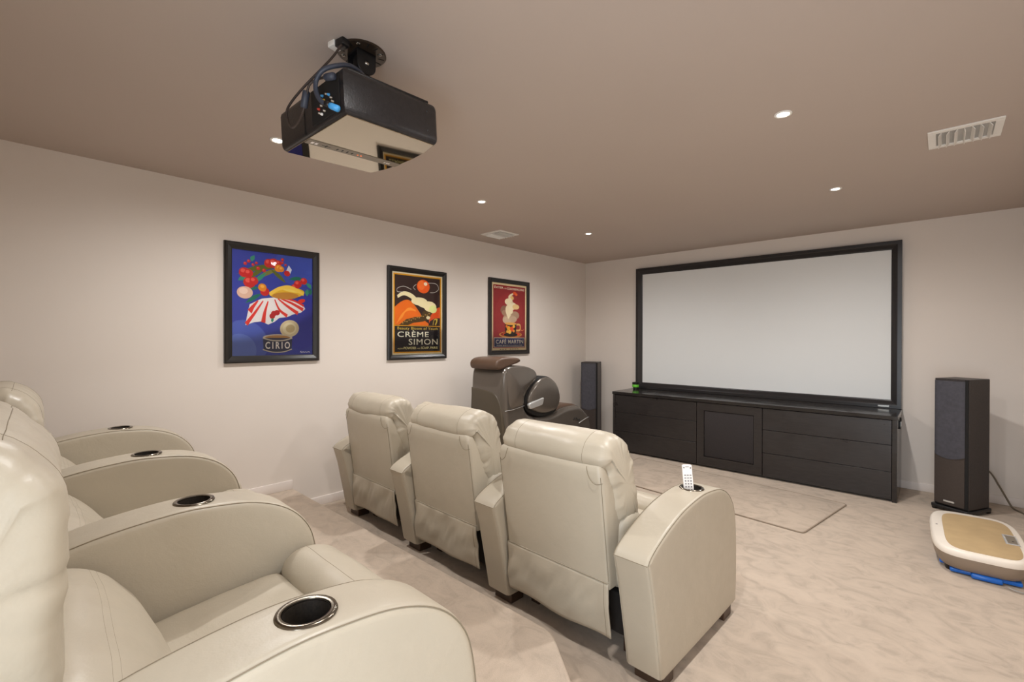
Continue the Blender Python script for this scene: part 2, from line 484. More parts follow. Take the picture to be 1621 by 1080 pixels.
for s in (-1, 1):
    bm = bmesh.new(); lathe(bm, [(0, 0.006), (0.008, 0.005), (0.010, 0)], 12, mtx=Matrix.Translation((s * 0.039, 0, -0.055)) @ Matrix.Rotation(s * PI / 2, 4, 'Y'))
    obj('pivot_bolt', bm, M['steel'], t)
PTOP = 2.462
bm = bmesh.new(); lathe(bm, [(0, PTOP - H), (0.034, PTOP - H), (0.034, -0.03), (0.030, -0.022), (0, -0.022)], 24)
obj('pole', bm, M['black'], t, angle=40)

pr = thing('projector', 'black ceiling-hung projector with mirror-gloss underside and cables behind', 'projector', (PX, PY, 2.284), 0.034)
pr.rotation_euler = (0.05, -0.008, 0.034)
PW, PL, PH = 0.248, 0.2145, 0.161                      # half width, half depth, height
foot = [(-PW, -PL), (PW, -PL), (PW, 0.188), (0.238, 0.204), (0.15, 0.228), (0.05, 0.238), (-0.05, 0.238), (-0.15, 0.228), (-0.238, 0.204), (-PW, 0.188)]
fp = [Vector(p) for p in foot]
bm = bmesh.new()
rr = 0.026
lev = [[(p[0], p[1], z) for p in inset_poly(fp, i)] for i, z in
       [(rr * .62, .0035)] + [(rr * (1 - math.sin(a)) * .6, .0035 + rr * (1 - math.cos(a))) for a in (.3, .7, 1.1, PI / 2)] + [(0, PH - .02), (.003, PH - .008), (.012, PH)]]
loft(bm, lev); obj('housing', bm, M['blacksatin'], pr, angle=35)
bm = bmesh.new()
loft(bm, [[(p[0], p[1], z) for p in inset_poly(fp, i)] for i, z in ((rr * .62, 0.0045), (rr * .62, 0.0012), (rr * .62 + .0015, 0.0))])
obj('underside_panel', bm, M['projmirror'], pr, smooth=False)
bm = bmesh.new(); add_box(bm, (-0.088, -PL + .016, -0.0022), (-0.042, 0.222, 0.0004), .0008, 1)
def uquad(x0, y0, x1, y1, mi): bm.faces.new([bm.verts.new((x - .01, y, -.0026)) for x, y in ((x0, y0), (x1, y0), (x1, y1), (x0, y1))]).material_index = mi
for k in range(4): uquad(-0.064, -0.075 + k * .022, -0.046, -0.069 + k * .022, 1)
uquad(-0.066, -0.122, -0.044, -0.118, 1); uquad(-0.057, -0.138, -0.053, -0.102, 1)
for y in (-0.182, -0.166): uquad(-0.065, y, -0.047, y + .011, 2)
for y in (0.15, 0.162, 0.172): uquad(-0.062, y, -0.050, y + .007, 2)
obj('control_strip', bm, [M['strip'], M['slot'], M['remote']], pr, smooth=False)
for y in (0.02, 0.036):
    bm = bmesh.new(); lathe(bm, [(0, -.0034), (.003, -.003), (.0036, -.002)], 10, mtx=Matrix.Translation((-0.065, y, 0)))
    obj('indicator_light', bm, M['orange_led'], pr)
bm = bmesh.new(); add_box(bm, (0.02, -PL - .003, 0.02), (0.222, -PL + .004, 0.150), .002, 1)
rear = obj('rear_panel', bm, M['slot'], pr, smooth=False)
bm = bmesh.new(); add_box(bm, (-0.045, -PL - .0012, 0.010), (-0.037, -PL + .001, PH - .012))
obj('panel_seam', bm, M['slot'], pr, smooth=False)
for x, z, m in ((0.12, .085, 'yellow'), (0.14, .10, 'steel'), (0.155, .093, 'blue'), (0.10, .072, 'steel'), (0.135, .072, 'steel'), (0.17, .078, 'steel'),
                (0.11, .104, 'blue'), (0.085, .05, 'steel'), (0.10, .042, 'remote'), (0.12, .048, 'steel'), (0.18, .062, 'steel'), (0.08, .066, 'red')):
    bm = bmesh.new(); lathe(bm, [(0, .008), (.0032, .008), (.0045, .004), (.0055, 0)], 10, mtx=Matrix.Translation((x, -PL - .003, z)) @ Matrix.Rotation(PI / 2, 4, 'X'))
    obj('socket', bm, M[m], pr)
bm = bmesh.new(); lathe(bm, [(0, .03), (.035, .026), (.046, .012), (.05, 0)], 28, mtx=Matrix.Translation((0, .232, .085)) @ Matrix.Rotation(-PI / 2, 4, 'X'))
obj('lens', bm, M['black'], pr)
for z in (.045, .12):
    bm = bmesh.new(); lathe(bm, [(0, .002), (.004, .0015), (.005, 0)], 10, mtx=Matrix.Translation((PW, .15, z)) @ Matrix.Rotation(PI / 2, 4, 'Y'))
    obj('screw', bm, M['black'], pr)
bm = bmesh.new(); add_box(bm, (-0.18, -.19, PH), (0.235, .17, PH + .012), .004)
obj('top_plate', bm, M['black'], pr)
bpy.context.view_layer.update()
pm = pr.matrix_basis.copy()
W = lambda *p: tuple(pm @ Vector(p))
# socket block on the ceiling and the leads
sk = thing('ceiling_socket', 'small white outlet with a black plug beside the projector bracket', 'socket', (2.335, -5.236, H), .2)
bm = bmesh.new(); add_box(bm, (-.034, -.022, -.022), (.004, .022, 0), .003); obj('outlet', bm, M['white'], sk)
bm = bmesh.new(); add_box(bm, (.004, -.018, -.030), (.052, .018, -.002), .004); obj('plug', bm, M['black'], sk)
cb = thing('power_cable', 'thin black power lead looping from the ceiling outlet to the projector', 'cable', (0, 0, 0))
loop = catmull([(2.375, -5.236, H - .022), (2.362, -5.265, 2.60), (2.348, -5.30, 2.546), (2.29, -5.36, 2.4555), (2.262, -5.40, 2.378), (2.267, -5.40, 2.329), (2.308, -5.40, 2.292), (2.364, -5.40, 2.298), (2.407, -5.40, 2.329), (2.429, -5.40, 2.367), (2.455, -5.40, 2.398), (2.485, -5.385, 2.412), (2.53, -5.372, 2.408)], 8, False)
bm = bmesh.new(); tube(bm, loop, .0045, 8); obj('cord', bm, M['cable_k'], cb)
a, b = Vector((2.406, -5.40, 2.332)), Vector((2.430, -5.40, 2.386)); d = (b - a).normalized()
bm = bmesh.new(); tube(bm, [a, a + d * .004, b - d * .004, b], [.009, .0125, .0125, .009], 14); obj('ferrite_core', bm, M['cable_b'], cb)
a, b = Vector((2.515, -5.374, 2.410)), Vector((2.566, -5.366, 2.400))
bm = bmesh.new(); tube(bm, [a, a.lerp(b, .2), b], [.006, .0125, .0125], 10); obj('plug', bm, M['cable_b'], cb)
db = thing('video_cable', 'thick slate blue cable arching over the back of the projector', 'cable', (0, 0, 0))
pts = catmull([(2.44, -5.16, 2.487), (2.50, -5.22, 2.490), (2.535, -5.29, 2.480), (2.551, -5.355, 2.445), (2.533, -5.39, 2.421), (2.507, -5.40, 2.392), (2.507, -5.40, 2.354), (2.530, -5.395, 2.318), (2.550, -5.38, 2.303)], 8, False)
bm = bmesh.new(); tube(bm, pts, .0082, 10); obj('cord', bm, M['cable_b'], db)
bm = bmesh.new(); a, b = Vector((2.543, -5.384, 2.308)), Vector((2.560, -5.376, 2.298)); tube(bm, [a, b], [.010, .0105], 10); obj('strain_relief', bm, M['black'], db)
bm = bmesh.new(); a, b = Vector((2.558, -5.377, 2.299)), Vector((2.590, -5.362, 2.281)); tube(bm, [a, a.lerp(b, .3), b], [.009, .011, .011], 10); obj('blue_connector', bm, M['blue'], db)

# ------------------------------------------------------------------ framed posters
_art = {}
def art(r, g, b):
    k = (r, g, b)
    if k not in _art: _art[k] = mat('print_ink_%02x%02x%02x' % k, srgb(*k), 0.6, spec=0.2, var=0.04, vscale=8)
    return _art[k]

class Print:
    """A flat printed sheet: inks are laid in layers on one mesh. Unit square coordinates, u to the right, v up."""
    def __init__(s, w, h, base): s.w, s.h, s.bm, s.m, s.k = w, h, bmesh.new(), [], 0; s.poly([(0, 0), (1, 0), (1, 1), (0, 1)], base)
    def mi(s, c):
        m = art(*c)
        if m not in s.m: s.m.append(m)
        return s.m.index(m)
    def P(s, u, v): u = min(1, max(0, u)); v = min(1, max(0, v)); return (0.0004 + s.k * 0.00003, (u - .5) * s.w, (v - .5) * s.h)
    def poly(s, pts, c):
        s.k += 1
        q = []
        for p in pts:
            w_ = s.P(*p)
            if not q or (Vector(w_) - Vector(q[-1])).length > 1e-5: q.append(w_)
        s.bm.faces.new([s.bm.verts.new(p) for p in q]).material_index = s.mi(c)
    def ell(s, u, v, ru, rv, c, rot=0, n=24):
        q = s.h / s.w
        s.poly([(u + ru * math.cos(a) * math.cos(rot) - rv * q * math.sin(a) * math.sin(rot), v + (ru * math.cos(a) * math.sin(rot) / q + rv * math.sin(a) * math.cos(rot))) for a in [2 * PI * i / n for i in range(n)]], c)
    def leaf(s, u, v, l, wd, rot, c):
        q = s.h / s.w; pts = []
        for i in range(13): t = i / 12; pts.append((t * l - l / 2, wd * math.sin(PI * t)))
        for i in range(12, -1, -1): t = i / 12; pts.append((t * l - l / 2, -wd * .6 * math.sin(PI * t)))
        pts = pts[:12] + pts[13:-1]
        s.poly([(u + a * math.cos(rot) - b * math.sin(rot), v + (a * math.sin(rot) + b * math.cos(rot)) / q) for a, b in pts], c)
    def curve(s, pts, wd, c, n=6):
        P = catmull([(p[0], p[1], 0) for p in pts], n, False); L, R = [], []
        for i, p in enumerate(P):
            t = (P[min(i + 1, len(P) - 1)] - P[max(i - 1, 0)]).normalized(); k = wd[0] + (wd[1] - wd[0]) * i / (len(P) - 1) if isinstance(wd, tuple) else wd
            L.append((p.x - t.y * k, p.y + t.x * k)); R.append((p.x + t.y * k, p.y - t.x * k))
        s.k += 1; mi = s.mi(c)
        A = [s.bm.verts.new(s.P(*p)) for p in L]; B = [s.bm.verts.new(s.P(*p)) for p in R]
        for i in range(len(A) - 1): s.bm.faces.new((A[i], A[i + 1], B[i + 1], B[i])).material_index = mi
    def text(s, body, u0, v0, u1, v1, c, bold=0.0, spacing=1.0, shear=0.0):
        s.k += 1
        add_text(s.bm, body, u0, v0, u1, v1, lambda x, y, d: s.P(x, y), bold, s.mi(c), spacing, shear=shear)
    def build(s, parent): return obj('print', s.bm, s.m, parent, smooth=False)

def poster(y0, y1, z0, z1, fw_, label, draw):
    t = thing('framed_poster', label, 'poster', (0, (y0 + y1) / 2, (z0 + z1) / 2), 0, 'black framed posters on the left wall')
    w, h = (y1 - y0), (z1 - z0); D = 0.032
    bm = bmesh.new()
    prof = [(0, 0.0), (0, D - .006), (0.008, D), (fw_ * .45, D - .002), (fw_ - .006, D - .012), (fw_, D - .013), (fw_, 0.0)]   # inset from the edge, depth
    rings = []
    for i, d in prof:
        rings.append([(d + .001, a, b) for a, b in ((-w / 2 + i, -h / 2 + i), (w / 2 - i, -h / 2 + i), (w / 2 - i, h / 2 - i), (-w / 2 + i, h / 2 - i))])
    R = [[bm.verts.new(p) for p in r] for r in rings]
    for A, B in zip(R, R[1:] + R[:1]):
        for i in range(4): bm.faces.new((A[i], A[(i + 1) % 4], B[(i + 1) % 4], B[i]))
    obj('frame', bm, M['frame'], t, smooth=False)
    iw, ih = w - 2 * fw_, h - 2 * fw_
    p = draw(iw, ih); pr_ = p.build(t); pr_.location = (0.012, 0, 0)
    me = bpy.data.meshes.new('glass_pane'); me.from_pydata([(0.0172, a, b) for a, b in ((-iw / 2, -ih / 2), (iw / 2, -ih / 2), (iw / 2, ih / 2), (-iw / 2, ih / 2))], [], [(0, 1, 2, 3)])
    me.materials.append(M['pane']); g = bpy.data.objects.new('glass_pane', me); COL.objects.link(g); g.parent = t

def draw_blue(w, h):
    p = Print(w, h, (62, 74, 168))
    p.ell(.12, .10, .30, .24, (84, 104, 188)); p.ell(.08, .05, .20, .16, (104, 126, 198)); p.ell(.85, .35, .25, .3, (55, 62, 165)); p.ell(.8, .9, .3, .2, (66, 86, 178))
    p.poly([(0, 0), (0, 1), (.004, 1), (.004, 0)], (90, 110, 190))
    G1, G2, G3 = (36, 120, 98), (104, 112, 44), (64, 150, 120)
    for u, v, l, r, c in ((.25, .83, .42, .4, G2), (.3, .80, .44, .7, G2), (.36, .84, .4, .25, G2), (.42, .80, .36, .5, (132, 130, 60)), (.2, .78, .3, 1.0, G2), (.55, .78, .25, -.7, G2),
                          (.33, .75, .2, .8, G3), (.22, .64, .2, .15, G1), (.25, .55, .24, .6, G1), (.35, .49, .16, 1.5, G3), (.42, .48, .16, 1.4, G1), (.24, .93, .09, 1.2, G3),
                          (.78, .77, .2, .12, G1), (.88, .74, .12, -.4, G3), (.95, .71, .10, -.8, G3), (.93, .64, .10, 1.5, G3), (.975, .65, .09, 1.5, G1), (.12, .73, .12, .5, G3)):
        p.leaf(u, v, l, .032, r, c)
    RD, RL = (205, 46, 44), (232, 96, 84)
    for u, v, r in ((.14, .79, .055), (.19, .785, .045), (.2, .70, .062), (.25, .715, .045), (.43, .90, .05), (.49, .905, .055), (.55, .91, .035), (.15, .875, .018), (.19, .90, .018), (.24, .87, .016),
                    (.28, .89, .015), (.6, .92, .014), (.64, .90, .014), (.60, .95, .018), (.66, .82, .035), (.76, .68, .045), (.8, .72, .045), (.88, .755, .04), (.38, .62, .048), (.30, .84, .02), (.37, .825, .02)):
        r *= 1.15; p.ell(u, v, r, r * w / h, RD); p.ell(u - r * .25, v + r * .25, r * .45, r * .4 * w / h, RL)
    for u, v, r in ((.35, .66, .05), (.55, .86, .05), (.58, .855, .04)): p.ell(u, v, r, r * w / h, (228, 146, 40)); p.ell(u, v + .01, r * .5, r * .4 * w / h, (244, 186, 76))
    p.ell(.145, .60, .092, .058, (226, 190, 168)); p.ell(.13, .615, .05, .03, (240, 214, 196))
    p.poly([(.64, .83), (.68, .90), (.72, .86), (.70, .82), (.66, .80)], (222, 222, 232)); p.ell(.66, .82, .035, .026, RD)
    # a plain striped cloth over an empty tin
    cl = [(.2, .49), (.34, .55), (.5, .57), (.7, .56), (.86, .52), (.9, .47), (.84, .43), (.74, .41), (.66, .38), (.56, .37), (.5, .33), (.42, .30), (.34, .33), (.25, .32), (.15, .29), (.17, .38)]
    p.poly(cl, (236, 232, 230))
    for pts, wd in (([(.3, .53), (.24, .47), (.2, .42)], .03), ([(.36, .53), (.26, .41), (.16, .30)], .022), ([(.42, .53), (.38, .42), (.36, .32)], .028), ([(.5, .55), (.56, .45), (.66, .39)], .018),
                    ([(.54, .56), (.66, .49), (.8, .42)], .02), ([(.58, .56), (.72, .52), (.87, .46)], .018), ([(.62, .565), (.76, .545), (.88, .5)], .012)): p.curve(pts, (.006, wd), (222, 62, 52))
    p.ell(.66, .62, .23, .055, (226, 184, 52), .12); p.ell(.64, .592, .17, .035, (196, 140, 58), .06); p.ell(.72, .655, .13, .022, (240, 214, 104), -.1)
    p.curve([(.44, .6), (.56, .66), (.7, .68), (.88, .62)], .018, (240, 206, 86))
    p.ell(.85, .55, .05, .02, (226, 60, 44), .3)
    for u, v in ((.49, .41), (.53, .42), (.47, .385)): p.ell(u, v, .035, .027, (186, 38, 40))
    p.leaf(.475, .345, .06, .02, 1.3, (44, 150, 120))
    p.ell(.69, .265, .125, .085, (224, 210, 172), .3); p.ell(.69, .265, .09, .06, (238, 228, 196), .3); p.ell(.70, .265, .06, .04, (214, 196, 150), .3)
    p.ell(.54, .175, .185, .032, (214, 206, 190)); p.ell(.54, .172, .16, .024, (196, 150, 92))
    p.poly([(.355, .17), (.725, .17), (.715, .06), (.365, .06)], (58, 62, 88)); p.ell(.54, .055, .178, .026, (58, 62, 88))
    p.curve([(.355, .058), (.45, .034), (.54, .028), (.63, .034), (.72, .058)], .005, (206, 196, 176)); p.curve([(.355, .17), (.45, .148), (.54, .143), (.63, .148), (.725, .17)], .006, (214, 206, 190))
    p.text('CIRIO', .385, .062, .695, .132, (244, 240, 234), .022, 1.45)
    p.curve([(.83, .022), (.84, .034), (.85, .018), (.87, .03), (.885, .02), (.9, .028), (.92, .022), (.94, .028), (.965, .022)], .003, (232, 232, 240))
    return p

def draw_gold(w, h):
    p = Print(w, h, (238, 226, 190))
    R_ = lambda a, b, c, d, col: p.poly([(a, b), (c, b), (c, d), (a, d)], col)
    R_(.025, .018, .975, .982, (226, 164, 40)); R_(.05, .035, .95, .965, (62, 44, 40)); R_(.05, .035, .95, .352, (42, 36, 38)); R_(.05, .348, .95, .358, (226, 164, 40))
    OR, OL = (232, 120, 36), (244, 160, 62)
    # rolling orange hills with a pale ribbon over them, a plain design in the poster's colours
    hill = lambda pts, c: p.poly(pts, c)
    hill([(.05, .36)] + [(.05 + .5 * t, .55 + .12 * math.sin(PI * t * .9 + .2) - .14 * max(0, t - .55)) for t in [i / 12 for i in range(13)]] + [(.62, .36)], OR)
    hill([(.72, .36)] + [(.72 + .23 * t, .46 + .14 * math.sin(PI * t * .5)) for t in [i / 8 for i in range(9)]] + [(.95, .36)], (224, 92, 40))
    for k in range(4): p.curve([(.09 + .03 * k, .38 + .02 * k), (.2 + .03 * k, .50 + .02 * k), (.36 + .03 * k, .57 - .01 * k)], (.004, .012), OL)
    hill([(.36, .36), (.42, .40), (.52, .43), (.62, .425), (.7, .39), (.73, .36)], OR)
    hill([(.13, .36), (.26, .43), (.42, .46), (.56, .47), (.6, .545), (.76, .54), (.74, .45), (.6, .41), (.4, .39), (.3, .36)], (86, 66, 36))
    for k in range(14): p.ell(.2 + .04 * k, .385 + .009 * k + .012 * (k % 2), .014, .008, (176, 142, 74))
    hill([(.70, .36), (.74, .42), (.84, .455), (.95, .46), (.95, .36)], (62, 44, 40))
    p.curve([(.85, .37), (.88, .42), (.86, .45)], .012, (214, 190, 80)); p.curve([(.80, .37), (.83, .44), (.9, .44)], .006, (214, 190, 80))
    CR = (240, 228, 186)
    # a plain pale ribbon and a ball of orange over the hills
    p.curve([(.10, .70), (.22, .745), (.36, .72), (.48, .655), (.60, .625), (.70, .62), (.78, .61)], (.018, .055), CR)
    p.ell(.74, .60, .13, .065, CR); p.ell(.80, .57, .08, .05, (226, 232, 160)); p.ell(.70, .46, .04, .022, CR)
    p.ell(.60, .85, .13, .085, (240, 104, 36)); p.ell(.56, .865, .07, .06, (248, 130, 56)); p.ell(.645, .885, .036, .022, (246, 236, 206)); p.ell(.52, .66, .16, .05, CR)
    p.curve([(.46, .87), (.40, .83), (.44, .80)], .003, (226, 220, 210)); p.curve([(.70, .90), (.86, .90), (.92, .84), (.84, .79), (.74, .78)], .003, (226, 220, 210)); p.curve([(.36, .80), (.22, .83), (.10, .80), (.10, .76), (.2, .76)], .003, (226, 220, 210))
    p.text('Beauty Bloom of Youth', .10, .295, .90, .338, (226, 196, 92), .006, 1.1)
    p.text('CRÈME', .10, .215, .71, .298, (240, 236, 214), .006, 1.1); p.text('SIMON', .31, .118, .90, .192, (240, 236, 214), .006, 1.1)
    p.text('ALSO', .10, .066, .205, .083, (236, 222, 150), .012); p.text('POWDER', .215, .064, .46, .094, (236, 226, 160), .016); p.text('AND', .475, .066, .54, .08, (236, 222, 150), .012); p.text('SOAP. PARIS', .555, .064, .90, .094, (236, 226, 160), .016)
    return p

def draw_red(w, h):
    p = Print(w, h, (230, 210, 168))
    R_ = lambda a, b, c, d, col: p.poly([(a, b), (c, b), (c, d), (a, d)], col)
    R_(.04, .035, .96, .97, (150, 44, 46)); p.ell(.5, .5, .42, .36, (158, 50, 50))
    p.text('ÉVITER', .07, .915, .32, .955, (240, 226, 200), .018); p.text('LES', .335, .917, .41, .935, (240, 226, 200), .01); p.text('CONTREFAÇONS', .425, .905, .93, .945, (240, 226, 200), .018)
    CR, SM = (236, 222, 188), (166, 132, 108)
    # plain rising steam over a patterned cup
    for u, v, a, b, c in ((.36, .60, .12, .07, (146, 106, 84)), (.66, .53, .12, .06, (176, 146, 120)), (.5, .47, .2, .07, (190, 160, 132)), (.42, .45, .12, .05, (206, 182, 154)), (.6, .47, .11, .045, (200, 172, 146)), (.36, .56, .08, .045, (170, 134, 108)),
                         (.5, .60, .10, .06, CR), (.56, .67, .14, .06, CR), (.46, .73, .10, .05, CR), (.54, .79, .08, .035, (226, 190, 120)), (.68, .66, .10, .04, (226, 196, 140))): p.ell(u, v, a, b, c)
    p.curve([(.5, .5), (.42, .62), (.56, .72), (.48, .80), (.60, .86)], (.05, .012), CR)
    p.ell(.64, .87, .05, .025, (226, 92, 40)); p.ell(.69, .85, .04, .02, (236, 110, 52))
    p.ell(.53, .235, .33, .048, (206, 150, 66)); p.ell(.53, .24, .29, .038, (150, 44, 30)); p.ell(.38, .24, .07, .02, (226, 90, 44)); p.ell(.72, .24, .08, .022, (226, 90, 44)); p.ell(.53, .235, .2, .03, (40, 30, 26))
    p.poly([(.36, .40), (.70, .40), (.69, .28), (.65, .235), (.42, .235), (.37, .28)], (52, 38, 30)); p.ell(.53, .40, .17, .02, (226, 170, 90))
    for u, v, r, c in ((.47, .33, .05, (232, 168, 44)), (.56, .32, .055, (224, 84, 36)), (.5, .275, .045, (236, 190, 80)), (.62, .29, .03, (232, 150, 50)), (.43, .28, .03, (236, 180, 70)), (.62, .36, .035, (236, 190, 70)), (.41, .36, .03, (226, 120, 50))): p.ell(u, v, r, r * w / h * .9, c)
    p.curve([(.70, .39), (.80, .385), (.80, .31), (.69, .30)], .014, (226, 176, 100))
    p.curve([(.83, .31), (.87, .30), (.92, .315)], .006, (214, 128, 80))
    R_(.06, .045, .94, .19, (236, 222, 196)); R_(.07, .052, .93, .183, (54, 56, 104))
    p.text('CAFÉ MARTIN', .115, .098, .90, .172, (242, 236, 220), .010, 1.1)
    p.text('EUGÈNE MARTIN 16, Rue Joubert, PARIS', .14, .062, .87, .084, (236, 228, 208), .016)
    for u in (.22, .29, .36, .5, .57, .64, .71): R_(u, .010, u + .045, .020, (150, 130, 100))
    return p

poster(-5.0012, -4.2542, 1.303, 2.2615, .056, 'black framed poster with blue background, fruit colours and the word CIRIO', draw_blue)
poster(-3.5525, -2.8023, 1.2805, 2.239, .052, 'black framed poster lettered CRÈME SIMON in orange and dark brown', draw_gold)
poster(-2.1325, -1.3743, 1.300, 2.257, .052, 'black framed red poster lettered CAFÉ MARTIN above the massage chair', draw_red)

# ------------------------------------------------------------------ projection screen
sc = thing('projection_screen', 'large white projection screen in a wide black frame', 'screen', (2.352, 0, .798))
w, h = 3.809 - .8956, 2.4986 - .7985
x0, z1 = -w / 2, h; IN = .085
bm = bmesh.new(); D = .058
prof = [(0, .001), (0, D), (.034, D), (.040, D - .004), (IN - .012, .026), (IN, .022), (IN, .001)]
R = []
for i, d in prof: R.append([bm.verts.new((a, -d, b)) for a, b in ((-w / 2 + i, i), (w / 2 - i, i), (w / 2 - i, h - i), (-w / 2 + i, h - i))])
for A, B in zip(R, R[1:] + R[:1]):
    for i in range(4): bm.faces.new((A[i], A[(i + 1) % 4], B[(i + 1) % 4], B[i]))
obj('frame', bm, M['scrframe'], sc, smooth=False)
bm = bmesh.new(); add_box(bm, (-w / 2 + IN - .004, -.018, IN - .004), (w / 2 - IN + .004, -.006, h - IN + .004)); obj('screen_fabric', bm, M['screen'], sc, smooth=False)
bm = bmesh.new(); add_box(bm, (w / 2 - .185, -D - .002, .012), (w / 2 - .095, -D + .001, .028), .0006, 1); obj('badge', bm, M['steel'], sc, smooth=False)
bm = bmesh.new(); add_box(bm, (-.05, -D - .002, .013), (.05, -D + .001, .027), .0006, 1); obj('badge', bm, M['black'], sc, smooth=False)

# ------------------------------------------------------------------ media cabinet
CX0, CX1, CD, CH = .8644, 3.8086, .6316, .7957
cabt = thing('media_cabinet', 'long low black cabinet with drawers and a cloth-fronted door under the screen', 'cabinet', (0, 0, 0))
bm = bmesh.new(); add_box(bm, (CX0 - .006, -CD - .006, CH - .036), (CX1 + .006, -.0145, CH), .002, 1); obj('top', bm, M['cabtop'], cabt, smooth=False)
bm = bmesh.new()
add_box(bm, (CX0, -CD + .002, 0), (CX0 + .034, -.0145, CH - .036), .0015, 1); obj('side_panel', bm, M['cab'], cabt, smooth=False)
bm = bmesh.new(); add_box(bm, (CX1 - .036, -CD + .002, 0), (CX1, -.0145, CH - .036), .0015, 1); obj('side_panel', bm, M['cabtop'], cabt, smooth=False)
bm = bmesh.new(); add_box(bm, (CX0 + .034, -CD + .045, .02), (CX1 - .036, -.02, CH - .036)); obj('carcass', bm, M['under'], cabt, smooth=False)
FY0, FY1 = -CD + .006, -CD + .026
def front(name, xa, xb, za, zb, m='cab'):
    bm = bmesh.new(); add_box(bm, (xa + .002, FY0, za + .002), (xb - .002, FY1 + .018, zb - .002), .0015, 1)
    return obj(name, bm, M[m], cabt, smooth=False)
z_ = [.022, .277, .524, CH - .040]
for xa, xb in ((CX0 + .036, 1.982), (2.690, CX1 - .038)):
    for a, b in zip(z_, z_[1:]): front('drawer', xa, xb, a, b)
# cloth-fronted door: four frame rails round the cloth
xa, xb, za, zb = 1.984, 2.688, .022, CH - .040; ia, ib, ja, jb = 2.068, 2.603, .128, .666
bm = bmesh.new()
for lo, hi in (((xa, za), (ia, zb)), ((ib, za), (xb, zb)), ((ia, za), (ib, ja)), ((ia, jb), (ib, zb))):
    add_box(bm, (lo[0] + (.002 if lo[0] == xa else 0), FY0, lo[1] + (.002 if lo[1] == za else 0)), (hi[0] - (.002 if hi[0] == xb else 0), FY1 + .018, hi[1] - (.002 if hi[1] == zb else 0)))
dr = obj('door', bm, M['cab'], cabt, smooth=False)
bm = bmesh.new(); add_box(bm, (ia + .004, FY0 + .007, ja + .004), (ib - .004, FY0 + .016, jb - .004), .003, 2); obj('cloth_panel', bm, M['cloth'], dr)

cn = thing('canister', 'small black canister with a lime green band on the cabinet top', 'canister', (.955, -.17, CH))
bm = bmesh.new(); lathe(bm, [(0, 0), (.034, 0), (.034, .024), (.030, .028), (0, .028)], 24); obj('base', bm, M['black'], cn, angle=40)
bm = bmesh.new(); lathe(bm, [(0, .028), (.044, .028), (.046, .032), (.046, .060), (.044, .064), (0, .064)], 24); obj('band', bm, M['green'], cn, angle=40)
bm = bmesh.new(); lathe(bm, [(0, .064), (.043, .064), (.046, .068), (.046, .094), (.040, .098), (0, .098)], 24); tube(bm, [(.04, 0, .09), (.052, 0, .105), (.058, 0, .13)], .0015, 6); obj('cap', bm, M['black'], cn, angle=40)

ck = thing('cable_clip', 'small black plastic clip on the right end of the cabinet', 'clip', (CX1 + .0005, -.36, .70))
bm = bmesh.new(); add_box(bm, (0, -.028, -.055), (.012, .028, .02), .003); obj('clip_body', bm, M['black'], ck, angle=40)
bm = bmesh.new(); tube(bm, [(.010, math.cos(a) * .026, .02 + math.sin(a) * .030) for a in [PI * k / 10 for k in range(11)]], .007, 8); obj('hook', bm, M['black'], ck)
bm = bmesh.new(); add_box(bm, (.012, -.006, -.03), (.014, .006, .014)); obj('catch', bm, M['steel'], ck, smooth=False)

